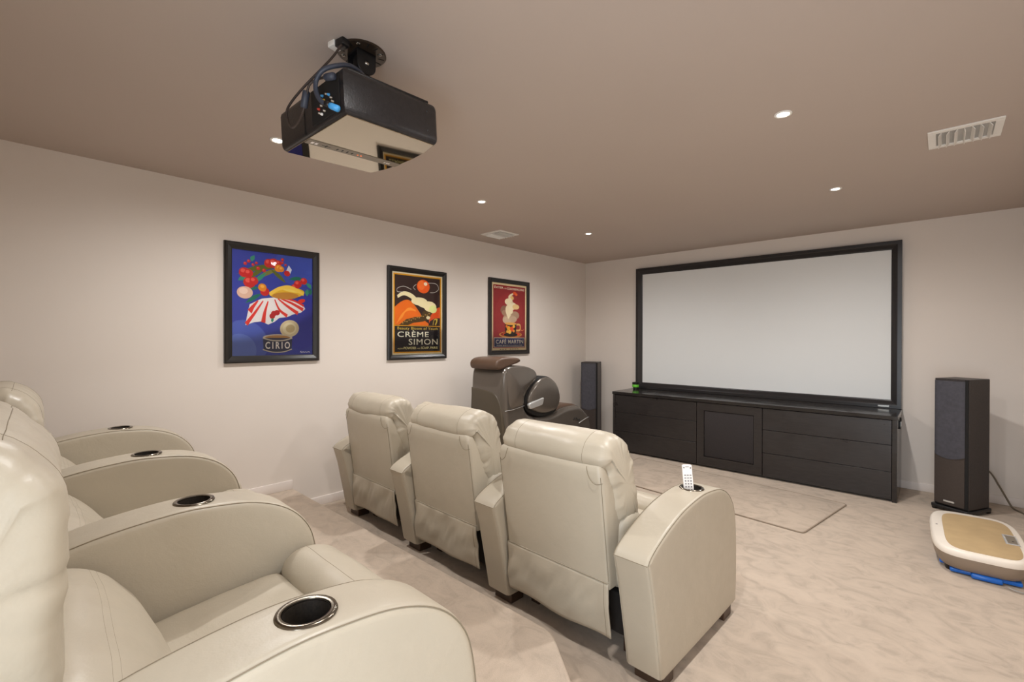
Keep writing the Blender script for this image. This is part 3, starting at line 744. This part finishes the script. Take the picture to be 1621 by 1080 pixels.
# ------------------------------------------------------------------ floor-standing speakers
def speaker(x, y, rz, label):
    t = thing('tower_speaker', label, 'speaker', (x, y, 0), rz, 'tower speakers either side of the cabinet')
    w, d, zb, h = .244, .295, .05, 1.108; hw, hd = w / 2, d / 2; zt = zb + h
    bm = bmesh.new(); add_box(bm, (-hw, -hd + .012, zb), (hw, hd, zt), .003, 1); obj('enclosure', bm, M['spkwood'], t, smooth=False)
    zg = zb + h * .40
    bm = bmesh.new()                                   # curved front baffle below the grille
    prof = [(-hw + .004, -hd + .012), (-hw + .004, -hd + .002)] + [(-hw + .004 + (w - .030) * k / 8, -hd + .002 - .006 * math.sin(PI * k / 8)) for k in range(1, 8)] + [(hw - .026, -hd + .002), (hw - .026, -hd + .012)]
    prism(bm, prof, zg + .02 - zb - .012, .001, axis='Z', centre=(zg + .02 + zb + .012) / 2, seg=1, cap_in=.0006); obj('baffle', bm, M['baffle'], t, angle=35)
    bm = bmesh.new(); add_box(bm, (hw - .026, -hd + .004, zb + .004), (hw - .003, -hd + .012, zt - .004)); obj('front_edge', bm, M['slot'], t, smooth=False)
    bm = bmesh.new()                                   # cloth grille with a dipped lower edge, rounded sides
    A, B = -hw + .005, hw - .024; n = 16; cols = []
    for k in range(n + 1):
        q = k / n; xx = A + (B - A) * q; e = min(1, min(q, 1 - q) * 5); dep = .003 + .015 * math.sqrt(1 - (1 - e) ** 2)
        zlo = zg - .030 * math.sin(PI * q)
        col = []
        for j in range(9):
            zz = zlo + (zt - .018 - zlo) * j / 8
            col.append((xx, zz, dep))
        cols.append(col)
    F = [[bm.verts.new((xx, -hd + .004 - dep * (0.75 if j in (0, 8) else 1), zz)) for j, (xx, zz, dep) in enumerate(c)] for c in cols]
    Bk = [[bm.verts.new((xx, -hd + .006, zz)) for (xx, zz, dep) in c] for c in cols]
    for i in range(n):
        for j in range(8):
            bm.faces.new((F[i][j], F[i + 1][j], F[i + 1][j + 1], F[i][j + 1])); bm.faces.new((Bk[i][j], Bk[i][j + 1], Bk[i + 1][j + 1], Bk[i + 1][j]))
        for j in (0, 8): bm.faces.new((F[i][j], F[i + 1][j], Bk[i + 1][j], Bk[i][j]))
    for j in range(8):
        for i in (0, n): bm.faces.new((F[i][j], F[i][j + 1], Bk[i][j + 1], Bk[i][j]))
    obj('grille', bm, M['grille'], t, angle=50)
    bm = bmesh.new(); add_box(bm, (-.046, -hd - .008, zb + .036), (.030, -hd - .001, zb + .05), .001, 1); obj('badge', bm, M['msilver'], t, smooth=False)
    bm = bmesh.new(); prism(bm, rrect(-hw - .018, -hd - .022, hw + .018, hd + .018, .03), .028, .006, axis='Z', centre=.034, seg=3); obj('plinth', bm, M['black'], t, angle=40)
    for sx in (-1, 1):
        for sy in (-1, 1):
            bm = bmesh.new(); lathe(bm, [(0, 0), (.014, 0), (.018, .008), (.018, .021), (0, .021)], 14, mtx=Matrix.Translation((sx * (hw - .004), sy * (hd - .005), 0))); obj('foot', bm, M['bluefilm'] if sx > 0 and sy < 0 else M['black'], t, angle=40)
    return t
speaker(4.232, -.47, -.49, 'tall black speaker on the right, between cabinet and vibration plate')
speaker(.285, -.27, .378, 'tall black speaker in the corner behind the massage chair')
bm = bmesh.new()
tube(bm, catmull([(4.305, -.33, .36), (4.36, -.20, .36), (4.43, -.14, .30), (4.485, -.12, .19), (4.53, -.10, .09), (4.57, -.12, .012), (4.62, -.22, .008), (4.66, -.34, .008)], 8, False), .007, 8)
tag(obj('speaker_cable', bm, M['cable_t']), 'taupe speaker cable trailing down the wall behind the right speaker', 'cable')

# ------------------------------------------------------------------ vibration plate
vp = thing('vibration_plate', 'low white and taupe vibration plate with tan standing mat', 'exercise machine', (4.28, -1.60, 0), 0.04)
def squircle(hx, hy, n=48, e=4.2):
    out = []
    for i in range(n):
        a = 2 * PI * i / n; c, s = math.cos(a), math.sin(a)
        out.append((hx * math.copysign(abs(c) ** (2 / e), c), hy * math.copysign(abs(s) ** (2 / e), s)))
    return out
hx, hy = .232, .455
bm = bmesh.new()
loft(bm, [[(x * k, y * (1 - (1 - k) * .5), z) for x, y in squircle(hx, hy)] for k, z in ((.80, .03), (.90, .04), (.96, .07), (.99, .105), (1.0, .125))]); obj('base', bm, M['platetaupe'], vp, angle=50)
bm = bmesh.new()
loft(bm, [[(x * k, y * (1 - (1 - k) * .5), z) for x, y in squircle(hx, hy)] for k, z in ((1.0, .122), (1.008, .132), (1.0, .150), (.975, .160), (.94, .164))]); obj('top_shell', bm, M['platewhite'], vp, angle=50)
bm = bmesh.new(); loft(bm, [[(x + .012, y - .02, z) for x, y in squircle(.178 * k, .40 * k, e=5)] for k, z in ((1.0, .162), (1.0, .167), (.985, .1685))]); obj('mat', bm, M['platetan'], vp, angle=50)
bm = bmesh.new(); add_box(bm, (.130, -.125, .1675), (.196, .075, .1705), .0015, 1); dp = obj('display', bm, M['msilver'], vp, smooth=False)
bm = bmesh.new(); add_box(bm, (.142, -.105, .1704), (.188, .055, .1714)); obj('display_panel', bm, M['dispdark'] if 'dispdark' in M else M['strip'], dp, smooth=False)
bm = bmesh.new(); lathe(bm, [(0, .1724), (.006, .172), (.007, .1712)], 12, mtx=Matrix.Translation((.17, -.06, 0))); obj('button', bm, M['slot'], dp)
bm = bmesh.new()
for yy in (0.03, .042): add_box(bm, (-.203, yy - .004, .1638), (-.193, yy + .004, .1646))
obj('emblem', bm, M['key'], vp, smooth=False)
for sx, sy in ((-1, -1), (1, -1), (-1, 1), (1, 1)):
    bm = bmesh.new(); lathe(bm, [(0, 0), (.026, 0), (.030, .006), (.030, .032), (0, .032)], 16, mtx=Matrix.Translation((sx * .14, sy * .34, 0))); obj('foot', bm, M['black'], vp, angle=40)
bm = bmesh.new()                                       # blue rollers and skid under the near end
add_box(bm, (-.055, -.445, .004), (.085, -.400, .036), .01); obj('roller_guard', bm, M['bluefilm'], vp)
bm = bmesh.new(); add_box(bm, (-.15, -.41, .008), (.17, -.36, .032), .006); obj('skid', bm, M['bluefilm'], vp)
bm = bmesh.new(); add_box(bm, (-.196, -.33, .02), (-.17, -.1, .04), .006); obj('skid', bm, M['bluefilm'], vp)
bm = bmesh.new(); tube(bm, catmull([(4.40, -2.075, .016), (4.44, -2.085, .010), (4.52, -2.07, .007), (4.60, -2.02, .006), (4.67, -1.9, .006)], 8, False), .0045, 8)
tag(obj('power_lead', bm, M['cable_g']), 'pale grey power lead running from the vibration plate along the carpet', 'cable')

# ------------------------------------------------------------------ rug
rug = thing('rug', 'beige rectangular rug with bound edge lying before the media cabinet', 'rug', (0, 0, 0))
cr = [Vector((1.33, -1.765)), Vector((3.33, -1.985)), Vector((3.485, -.99)), Vector((1.33, -.76))]
def round_poly(P, r, seg=5):
    out = []
    n = len(P)
    for i in range(n):
        a, b, c = P[i - 1], P[i], P[(i + 1) % n]; u = (a - b).normalized(); v = (c - b).normalized()
        for k in range(seg + 1):
            t = k / seg; out.append((b + u * r) * (1 - t) ** 2 + b * 2 * t * (1 - t) + (b + v * r) * t * t)
    return out
rp = round_poly(cr, .04)
bm = bmesh.new(); loft(bm, [[(p[0], p[1], z) for p in inset_poly(rp, i)] for i, z in ((0.006, .0005), (.006, .008), (.012, .010))]); obj('pile', bm, M['rug'], rug, angle=50)
bm = bmesh.new(); tube(bm, [(p[0], p[1], .006) for p in inset_poly(rp, .004)], .0055, 8, closed=True); obj('binding', bm, M['rug_edge'], rug)

# ------------------------------------------------------------------ recliners
# local frame: x along the row, y forward from the rear of the arm, z up
AW = .17
ARM = [(-.025, .066), (-.05, .20), (-.10, .45), (-.138, .585), (-.113, .612), (-.046, .648), (.062, .690), (.198, .728), (.371, .749), (.49, .747), (.62, .728), (.73, .678), (.804, .596), (.835, .49), (.846, .333), (.842, .14), (.825, .062)]
CUP = (.455, .748)
def arm_profile():
    body = catmull(ARM[3:], 5, False)
    P = [Vector(ARM[0]), Vector(ARM[1]), Vector(ARM[2])] + body
    return P + [Vector((.6, .055)), Vector((.3, .055)), Vector((.0, .055))]
def make_arm(name='armrest'):
    P = arm_profile()
    bm = bmesh.new(); prism(bm, P, AW, .020, axis='X', nmid=4, bulge=.0, seg=5, cap_in=.02)
    a = obj(name, bm, [M['leather'], M['thread']], None, angle=60)
    # recess for the cup
    bm = bmesh.new(); lathe(bm, [(0, -.075), (.046, -.075), (.046, .06), (0, .06)], 40)
    tl = math.atan2(.747 - .740, .49 - .40) * .0
    cut = obj('cutter', bm, M['leather'], None); cut.location = (0, CUP[0], CUP[1])
    md = a.modifiers.new('cup', 'BOOLEAN'); md.operation = 'DIFFERENCE'; md.object = cut; md.solver = 'EXACT'
    me = evaluated_mesh(a); a.modifiers.clear(); old = a.data; a.data = me; bpy.data.meshes.remove(old)
    bpy.data.objects.remove(cut)
    # seams: run along the top edges and down the rear
    bm = bmesh.new(); bm.from_mesh(me)
    for s in (-1, 1):
        q = inset_poly(arm_profile(), .0050)[:-4]
        tube(bm, [(s * (AW / 2 - .0052), p[0], p[1]) for p in q[3:]], .0015, 6, mi=1)
        tube(bm, [(s * (AW / 2 - .0052), p[0], p[1]) for p in q[:4]], .0013, 6, mi=0)
    tube(bm, [(-AW / 2 + .006, -.1385, .585), (0, -.1392, .585), (AW / 2 - .006, -.1385, .585)], .0014, 6, mi=1)
    bm.to_mesh(me); bm.free()
    me.polygons.foreach_set('use_smooth', [True] * len(me.polygons)); me.set_sharp_from_angle(angle=math.radians(50))
    # cup lining with its rim
    bm = bmesh.new(); lathe(bm, [(0, -.068), (.043, -.068), (.0448, -.064), (.0448, .0), (.0445, .004)], 40, mi=1)
    lathe(bm, [(.0445, .001), (.046, .005), (.052, .0065), (.0575, .005), (.0595, .001), (.058, -.002), (.046, -.004)], 40, mi=0, close=True)
    c = obj('cup_holder', bm, [M['gunmetal'], M['cupdark']], a, angle=50); c.location = (0, CUP[0], CUP[1] + .001); c['label'] = 'dark round cup holder with metal rim'
    for y in (.015, .70):
        bm = bmesh.new(); add_box(bm, (-.066, y, 0), (.070, y + .10, .062), .003, 1); obj('foot', bm, M['wood'], a, smooth=False)
    return a

def ellipse_pad(bm, prof, hw, ins, mid, wr, seed, nx=26, mi=0, n=72, gather=.0, x0=0.0, rx=.05, dome=.014):
    """Puffy upholstery: closed side profile swept across x, rounded and puckered at the ends, wrinkled by noise."""
    P = resample(prof, n); stations = []
    cen = sum(P, Vector((0, 0))) / len(P)
    for sgn in (-1, 1):
        half = [(hw + dome, ins, .97), (hw + dome * .9, ins, .7), (hw + dome * .55, ins, .36)]
        for k in range(6):
            a = PI / 2 * k / 5; half.append((hw - rx + rx * math.cos(a), ins * (1 - math.sin(a)), 0))
        stations.append([(sgn * x, i, c) for x, i, c in half])
    m = nx - 8
    flat = [(-(hw - rx) + 2 * (hw - rx) * k / m, 0, 0) for k in range(1, m)]
    st = stations[0] + flat + stations[1][::-1]; rings = []
    for x, i, c in st:
        q = min(1, abs(x) / hw)
        ring = inset_poly(P, i - mid * (1 - q * q))
        rings.append([Vector((x + x0, p[0] + (cen[0] - p[0]) * c, p[1] + (cen[1] - p[1]) * c)) for p in ring])
    R = loft(bm, rings, True, mi)
    bmesh.ops.recalc_face_normals(bm, faces=bm.faces); bm.normal_update(); mv = {}
    for (x, i, c), ring in zip(st, R):
        q = min(1, abs(x) / hw)
        for k, v in enumerate(ring):
            co_ = v.co
            k_ = 1 - .8 * c
            f = k_ * noise.noise((co_.x * 3.1 + seed, co_.y * 5.0, co_.z * 5.0)) * wr + k_ * noise.noise((co_.x * 9 + seed, co_.y * 11, co_.z * 11 + seed)) * wr * .5
            if gather:
                w_ = max(0, (q - .5) / .5) * max(0, 1 - 2.2 * c)
                f += gather * w_ * (noise.noise((seed + k * .21, q * 2.5, 0)) + .6 * noise.noise((seed + k * .55, q * 3, 4)))
            mv[v] = co_ + v.normal * f
    for v, c in mv.items(): c.x = max(-.366, min(.366, c.x)); v.co = c
    return R

def seam_across(bm, R, y, z, skip=8, r=.0011):
    mid = R[len(R) // 2]
    k = min(range(len(mid)), key=lambda i: (mid[i].co.y - y) ** 2 + (mid[i].co.z - z) ** 2)
    tube(bm, [R[i][k].co - R[i][k].normal * .0004 for i in range(skip, len(R) - skip)], r, 5, mi=1)

def make_recliner(name, lift, upright=0.0, setback=0.0, seed=0.0):
    t = bpy.data.objects.new(name, None); COL.objects.link(t); t.empty_display_size = .05
    # seat and folded leg rest
    bm = bmesh.new()
    prof = catmull([(.16, .30), (.16, .41), (.28, .45), (.44, .462), (.58, .478), (.66, .480), (.69, .455), (.69, .38), (.67, .28), (.40, .26)], 5)
    ellipse_pad(bm, prof, .352, .035, .004, .011, seed + 2.0, nx=40, n=96)
    obj('seat_cushion', bm, M['leather'], t)
    bm = bmesh.new()
    prof = catmull([(.685, .42), (.690, .495), (.735, .534), (.80, .536), (.865, .51), (.90, .45), (.905, .30), (.895, .16), (.86, .11), (.74, .12), (.70, .25)], 5)
    R = ellipse_pad(bm, prof, .352, .035, .004, .006, seed + 4.0, nx=34)
    seam_across(bm, R, .775, .54, 7, .0009)
    obj('leg_rest', bm, [M['leather'], M['thread']], t)
    bm = bmesh.new(); add_box(bm, (-.362, .10, .085), (.362, .70, .28), .004, 1); obj('base_frame', bm, M['under'], t, smooth=False)
    for s in (-1, 1):
        bm = bmesh.new(); add_box(bm, (s * .30 - .03, .12, 0), (s * .30 + .03, .16, .09), .002, 1); obj('foot', bm, M['wood'], t, smooth=False)
    # lumbar pad and upper back cushion
    OX = -.030; L = lift
    bm = bmesh.new()
    lp = [(.03, .36), (.03, .60), (.07, .675), (.145, .682), (.212, .642), (.276, .56), (.318, .47), (.334, .40), (.315, .335), (.18, .32)]
    R = ellipse_pad(bm, catmull([(y - upright * .1, z) for y, z in lp], 5), .346, .05, .016, .010, seed + 6.0, x0=-.01)
    for y, z in ((.19, .668), (.205, .655), (.325, .50)): seam_across(bm, R, y, z, 7, .0006)
    obj('lumbar_cushion', bm, [M['leather'], M['thread']], t)
    bm = bmesh.new()
    prof = [(-.060, .905 + L), (-.094, .922 + L), (-.108, .965 + L), (-.088, 1.02 + L), (-.030, 1.055 + L), (.040, 1.054 + L), (.105, 1.008 + L), (.148, .94 + L), (.168, .86 + L * .6), (.192, .77 + L * .3), (.214, .69), (.216, .635), (.18, .60), (.11, .595), (.045, .62), (.0, .70), (-.035, .80), (-.055, .87 + L)]
    prof = catmull([(y - setback - upright * max(0, min(1, (1.0 - z) / .36)), z) for y, z in prof], 5)
    R = ellipse_pad(bm, prof, .334, .05, .010, .009, seed, gather=.010, n=110, nx=44, x0=OX + .010, rx=.06, dome=.010)
    n_ = len(R[0])
    for i in (12, len(R) - 13):                         # panel seams round the head roll
        ks = range(2, int(n_ * .47))
        tube(bm, [R[i][k].co.copy() + R[i][k].normal * -.0002 for k in ks], .0010, 5, mi=1)
    kk = int(n_ * .235)
    tube(bm, [R[i][kk].co - R[i][kk].normal * .0003 for i in range(8, len(R) - 8)], .0010, 5, mi=1)
    o = obj('back_cushion', bm, [M['leather'], M['thread']], t)
    # shell of the back: wedge with a leather rear face
    bm = bmesh.new(); rings = []
    for z, dr, df, hw, r in ((.36, -.040, .165, .322, .012), (.40, -.046, .155, .325, .018), (.50, -.060, .115, .327, .020), (.62, -.076, .075, .329, .022), (.74, -.092, .030, .330, .024), (.84, -.106, -.020, .330, .024), (.900 + L * .5, -.116, -.050, .326, .024), (.925 + L, -.112, -.060, .318, .02), (.938 + L, -.098, -.070, .302, .012)):
        rings.append([(x + OX, y - .004 * (1 - (x / hw) ** 2) - (setback * max(0, min(1, (z - .36) / .5))), z) for x, y in rrect(-hw, dr, hw, df - upright * (1 - z) * .4, min(r, (df - dr) / 2.4), 5)])
    loft(bm, rings)
    zs = [.40, .50, .62, .74, .84, .885 + L * .5]; ds = [-.046, -.060, -.076, -.092, -.106, -.113]
    for s in (-1, 1):
        tube(bm, [(s * .322 + OX, d + .003 - setback * max(0, min(1, (z - .36) / .5)), z) for z, d in zip(zs, ds)], .0012, 6, mi=1)
        tube(bm, catmull([(s * .326 + OX, -.100, .858 + L * .5), (s * .30 + OX, -.1165, .852 + L * .5), (s * .272 + OX, -.120, .872 + L * .5), (s * .258 + OX, -.121, .905 + L * .6), (s * .252 + OX, -.117, .925 + L)], 5, False), .0013, 6, mi=1)
    obj('back_shell', bm, [M['leather'], M['thread']], t, angle=50)
    # loose flap hanging from the shell down to the floor
    bm = bmesh.new(); nx, nz = 56, 16; A = []
    for j in range(nz + 1):
        v = j / nz; row = []
        for i in range(nx + 1):
            u = -1 + 2 * i / nx; x = .323 * u + OX
            z = .392 - (.392 - .128) * v + .004 * v * math.sin(u * 3.0 + seed)
            a = u * 3.6 + v * 1.6 + seed                # slanting folds
            wv = v * .008 * math.sin(a * 1.3) + math.sin(PI * min(1, v * 1.1)) * (.016 * noise.noise((a, v * 1.5, seed)) + .009 * noise.noise((a * 2.6, v * 2, seed + 3)))
            row.append((x, -.050 + .020 * v + wv - .006 * math.sin(PI * v), z))
        A.append(row)
    Fr = [[bm.verts.new(p) for p in r] for r in A]; Bk = [[bm.verts.new((p[0], p[1] + .007, p[2])) for p in r] for r in A]
    for j in range(nz):
        for i in range(nx):
            bm.faces.new((Fr[j][i], Fr[j][i + 1], Fr[j + 1][i + 1], Fr[j + 1][i])); bm.faces.new((Bk[j][i], Bk[j + 1][i], Bk[j + 1][i + 1], Bk[j][i + 1]))
        for i in (0, nx): bm.faces.new((Fr[j][i], Fr[j + 1][i], Bk[j + 1][i], Bk[j][i]))
    for i in range(nx):
        for j in (0, nz): bm.faces.new((Fr[j][i], Fr[j][i + 1], Bk[j][i + 1], Bk[j][i]))
    tube(bm, [(p[0], p[1] - .0010, p[2]) for p in A[0]], .0013, 6, mi=1)
    tube(bm, [(r[-3][0], r[-3][1] - .0004, r[-3][2]) for r in A], .0008, 5, mi=1)
    obj('rear_flap', bm, [M['leather'], M['thread']], t)
    return t

arm_proto = make_arm()
def put_arm(chair, side):
    a = put_arm.first
    if a is None: a = arm_proto; put_arm.first = a; a.parent = chair
    else:
        a = copy_tree(arm_proto, chair)
    a.location = (side * .455, 0, 0)
put_arm.first = None
PITCH = .91
ROT = math.radians(-2.0)
front_lab = ['cream leather recliner beside the wall of posters, in front of the step', 'cream leather recliner in the middle of the row in front of the step', 'cream leather recliner with a white remote in its cup holder']
back_lab = ['cream leather recliner on the platform beside the left wall', 'cream leather recliner in the middle of the platform row', 'cream leather recliner nearest the camera with large round cup holder on its arm']
def row(poses, seeds, x3, y3, z, rot, labels, group, name='recliner'):
    for k in range(3):
        c = make_recliner(name, *poses[k], seed=seeds[k])
        s = -(2 - k) * PITCH - .455
        c.location = (x3 + s * math.cos(rot), y3 + s * math.sin(rot), z); c.rotation_euler = (0, 0, rot)
        put_arm(c, 1)
        if k == 0: put_arm(c, -1)
        tag(c, labels[k], 'armchair', group)
row(((0, 0, 0),) * 3, (1.3, 5.9, 11.2), 3.165, -4.25, 0, ROT, front_lab, 'recliners in the row in front of the platform')
row(((.01, .085, .025), (-.05, .085, .075), (.09, .085, .034)), (21.7, 27.4, 33.3), 3.165, -6.175, PZ, math.radians(-1.0), back_lab, 'recliners on the raised platform')

# ------------------------------------------------------------------ remote control standing in the cup
rc = thing('remote_control', 'white remote control standing in the cup holder of the front right recliner', 'remote control', (0, 0, 0))
bm = bmesh.new(); prism(bm, rrect(-.024, -.09, .024, .09, .008), .016, .004, axis='Z', seg=3, cap_in=.002); obj('case', bm, M['remote'], rc, angle=50)
bm = bmesh.new()
def key(x, y, a, b): add_box(bm, (x - a, y - b, .0078), (x + a, y + b, .0092))
for j, y in enumerate((.038, .024)):
    for x in (-.013, 0, .013): key(x, y, .0045, .0022)
for y in (.010, -.004, -.018, -.032):
    for x in (-.013, 0, .013): key(x, y, .0034, .0034)
for x in (-.012, .012): key(x, -.053, .0036, .012)
key(0, -.048, .002, .003); key(0, -.062, .002, .003)
for x in (-.014, 0, .014): key(x, -.079, .0034, .003)
key(-.016, .075, .003, .003); key(.016, .073, .003, .004); key(0, .079, .009, .0016)
obj('keypad', bm, M['key'], rc, smooth=False)
rc.matrix_basis = Matrix.Translation((3.163, -3.795, .772)) @ Matrix.Rotation(math.radians(33), 4, 'Z') @ Matrix.Rotation(math.radians(78), 4, 'X') @ Matrix.Rotation(math.radians(3), 4, 'Z')

# ------------------------------------------------------------------ massage chair
mc = thing('massage_chair', 'bronze grey massage chair with brown headrest pad under the red poster', 'massage chair', (0.65, 0, 0))
K = 1.0739
def mp(pts): return [(-6.117 + (y + 6.117) * K, max(.03, 1.5 - (1.5 - z) * K)) for y, z in pts]
HWD = .25                                             # half width
shell = [(-2.72, .20), (-2.755, .45), (-2.775, .75), (-2.78, .95), (-2.775, 1.10), (-2.755, 1.18), (-2.70, 1.213), (-2.60, 1.216), (-2.49, 1.213), (-2.389, 1.201), (-2.307, 1.173), (-2.262, 1.128), (-2.258, 1.084), (-2.298, 1.034), (-2.372, .986), (-2.436, .917), (-2.467, .847), (-2.467, .805), (-2.435, .739), (-2.37, .684), (-2.28, .64), (-2.25, .5), (-2.26, .30), (-2.32, .12), (-2.45, .06), (-2.62, .06), (-2.70, .10)]
bm = bmesh.new(); prism(bm, resample(catmull(shell, 4), 130), 2 * HWD, .055, axis='X', nmid=5, seg=7, cap_in=.004, bulge=.004); obj('back_shell', bm, M['mbody'], mc, angle=70)
wing = [(-2.72, 1.19), (-2.60, 1.205), (-2.49, 1.203), (-2.395, 1.190), (-2.315, 1.163), (-2.274, 1.123), (-2.270, 1.086), (-2.310, 1.042), (-2.382, .992), (-2.448, .920), (-2.480, .850), (-2.484, .80), (-2.60, .785), (-2.70, .79), (-2.735, .95), (-2.745, 1.10)]
for s in (-1, 1):
    P_ = resample(catmull(wing, 4), 90); cen = Vector((-2.56, 1.0)); rings = []
    for k in range(8):
        q = k / 7; sc_ = 1 - .995 * q; x = s * (HWD - .006 + .042 * (1 - (1 - q) ** 2))
        rings.append([(x, cen.x + (p.x - cen.x) * sc_, cen.y + (p.y - cen.y) * sc_) for p in P_])
    rings.insert(0, [(s * (HWD - .08), p.x, p.y) for p in inset_poly(P_, .006)])
    bm = bmesh.new(); loft(bm, rings); obj('side_wing', bm, M['mbody'], mc, angle=70)
bm = bmesh.new()                                       # dark cover on the rear face
pan = [(-.22, .16), (.235, .16), (.235, .55), (.215, .76), (.18, .87), (.12, .935), (.0, .965), (-.12, .975), (-.215, .975), (-.23, .9)]
prism(bm, resample(catmull(pan, 4), 90), .05, .012, axis='Y', centre=-2.764, seg=3, cap_in=.006); obj('rear_cover', bm, M['mpanel'], mc, angle=60)
bm = bmesh.new()
tube(bm, [(HWD + .001, y, z) for y, z in ((-2.765, .772), (-2.65, .775), (-2.54, .788), (-2.478, .798))], .0025, 6); obj('seam', bm, M['msilver'], mc)
pil = [(-2.850, 1.205), (-2.858, 1.245), (-2.835, 1.282), (-2.77, 1.304), (-2.66, 1.308), (-2.56, 1.302), (-2.505, 1.288), (-2.495, 1.262), (-2.54, 1.245), (-2.62, 1.228), (-2.69, 1.212), (-2.76, 1.194), (-2.82, 1.188)]
bm = bmesh.new(); prism(bm, resample(catmull(pil, 4), 72), 
      .40, .021, axis='X', centre=.02, nmid=6, bulge=.004, seg=6, cap_in=.0); obj('head_pad', bm, M['mbrown'], mc, angle=70)
bm = bmesh.new(); add_box(bm, (-.12, -2.70, 1.20), (.12, -2.52, 1.245), .01); obj('pad_hinge', bm, M['black'], mc)
legr = [(-2.62, .20), (-2.60, .60), (-2.54, .70), (-2.505, .705), (-2.376, .694), (-2.25, .706), (-2.138, .729), (-2.04, .747), (-1.957, .752), (-1.86, .752), (-1.786, .745), (-1.72, .715), (-1.667, .675), (-1.61, .63), (-1.585, .597), (-1.555, .52), (-1.543, .45), (-1.55, .3), (-1.60, .16), (-1.70, .11), (-2.2, .11), (-2.5, .12)]
bm = bmesh.new(); prism(bm, resample(catmull(mp(legr), 4), 110), 2 * HWD, .05, axis='X', nmid=3, seg=6, cap_in=.01); lg = obj('leg_rest', bm, M['mbody'], mc, angle=70)
seat = [(-2.55, .66), (-2.42, .735), (-2.25, .745), (-2.1, .765), (-1.95, .778), (-1.82, .768), (-1.74, .74), (-1.70, .69), (-1.9, .64), (-2.3, .6)]
bm = bmesh.new(); prism(bm, resample(catmull(mp(seat), 4), 60), .36, .03, axis='X', nmid=5, seg=4, cap_in=.004); obj('seat_pad', bm, M['mbrown'], mc, angle=60)
bm = bmesh.new()
tube(bm, [(HWD + .001, *p) for p in mp([(-1.80, .555), (-1.74, .57), (-1.66, .59), (-1.60, .60)])], .004, 6)
obj('side_trim', bm, M['msilver'], lg)
bm = bmesh.new(); tube(bm, catmull([(HWD + .0, *mp([(-1.90, .60)])[0]), (HWD + .02, *mp([(-1.88, .63)])[0]), (HWD + .02, *mp([(-1.85, .60)])[0]), (HWD + .015, *mp([(-1.80, .595)])[0]), (HWD - .01, *mp([(-1.78, .57)])[0])], 5, False), .006, 6); obj('release_cable', bm, M['black'], lg)
pod = [(-2.659, .906), (-2.629, .972), (-2.568, 1.036), (-2.474, 1.09), (-2.361, 1.103), (-2.261, 1.071), (-2.192, 1.009), (-2.148, .921), (-2.147, .836), (-2.191, .766), (-2.276, .739), (-2.409, .734), (-2.536, .764), (-2.629, .814), (-2.659, .857)]
for s in (-1, 1):
    P_ = resample(catmull(mp(pod), 4), 72); cen = sum(P_, Vector((0, 0))) / len(P_)
    rings = [[(s * (HWD - .09), p.x, p.y) for p in inset_poly(P_, .02)], [(s * (HWD - .06), p.x, p.y) for p in P_], [(s * (HWD - .02), p.x, p.y) for p in P_]]
    for k in range(1, 9):
        q = k / 8; sc_ = 1 - .99 * q ** 1.4; x = s * (HWD - .02 + .045 * math.sqrt(1 - (1 - q) ** 2))
        rings.append([(x, cen.x + (p.x - cen.x) * sc_, cen.y + (p.y - cen.y) * sc_) for p in P_])
    bm = bmesh.new(); loft(bm, rings); pd = obj('arm_pod', bm, M['mbody'], mc, angle=70)
    pl = inset_poly([Vector(p) for p in mp([(y - .012, z - .012) for y, z in pod])], -.026)
    bm = bmesh.new(); prism(bm, resample(catmull(pl, 3), 72), .13, .02, axis='X', centre=s * (HWD - .085), seg=3, cap_in=.01); obj('lining', bm, M['slot'], pd, angle=60)
    bm = bmesh.new()
    h0, h1, h2, h3 = mp([(-2.672, .806), (-2.475, .832), (-2.452, .908), (-2.695, .862)])
    prism(bm, resample(round_poly([Vector(h0), Vector(h1), Vector(h2), Vector(h3)], .022), 40), .035, .008, axis='X', centre=s * (HWD + .018), seg=3, cap_in=.004); obj('handle', bm, M['msilver'], pd, angle=60)
bm = bmesh.new(); add_box(bm, (-.20, -2.60, 0), (.20, -1.50, .10), .02); obj('base', bm, M['black'], mc)

# ------------------------------------------------------------------ daylight through the doorway behind the camera, faint ambient
wd = bpy.data.worlds.new('world'); scene.world = wd; wd.use_nodes = True
wd.node_tree.nodes['Background'].inputs[0].default_value = (.75, .85, 1, 1); wd.node_tree.nodes['Background'].inputs[1].default_value = 0.3
A = bpy.data.lights.new('doorway_daylight', 'AREA'); A.shape = 'RECTANGLE'; A.size = DX1 - DX0; A.size_y = DH - .1; A.energy = 60; A.color = (.80, .90, 1.0)
ao = bpy.data.objects.new('doorway_daylight', A); COL.objects.link(ao); ao.location = ((DX0 + DX1) / 2, YB - .10, DH / 2); ao.rotation_euler = (math.radians(90), 0, 0)

vs = scene.view_settings
scene.display_settings.display_device = 'sRGB'
vs.view_transform = 'Standard'; vs.look = 'None'; vs.exposure = -0.17; vs.gamma = 1.0; vs.use_curve_mapping = False
scene.cycles.max_bounces = 10; scene.cycles.diffuse_bounces = 6; scene.cycles.glossy_bounces = 4
scene.cycles.sample_clamp_indirect = 6.0
scene.cycles.use_denoising = True
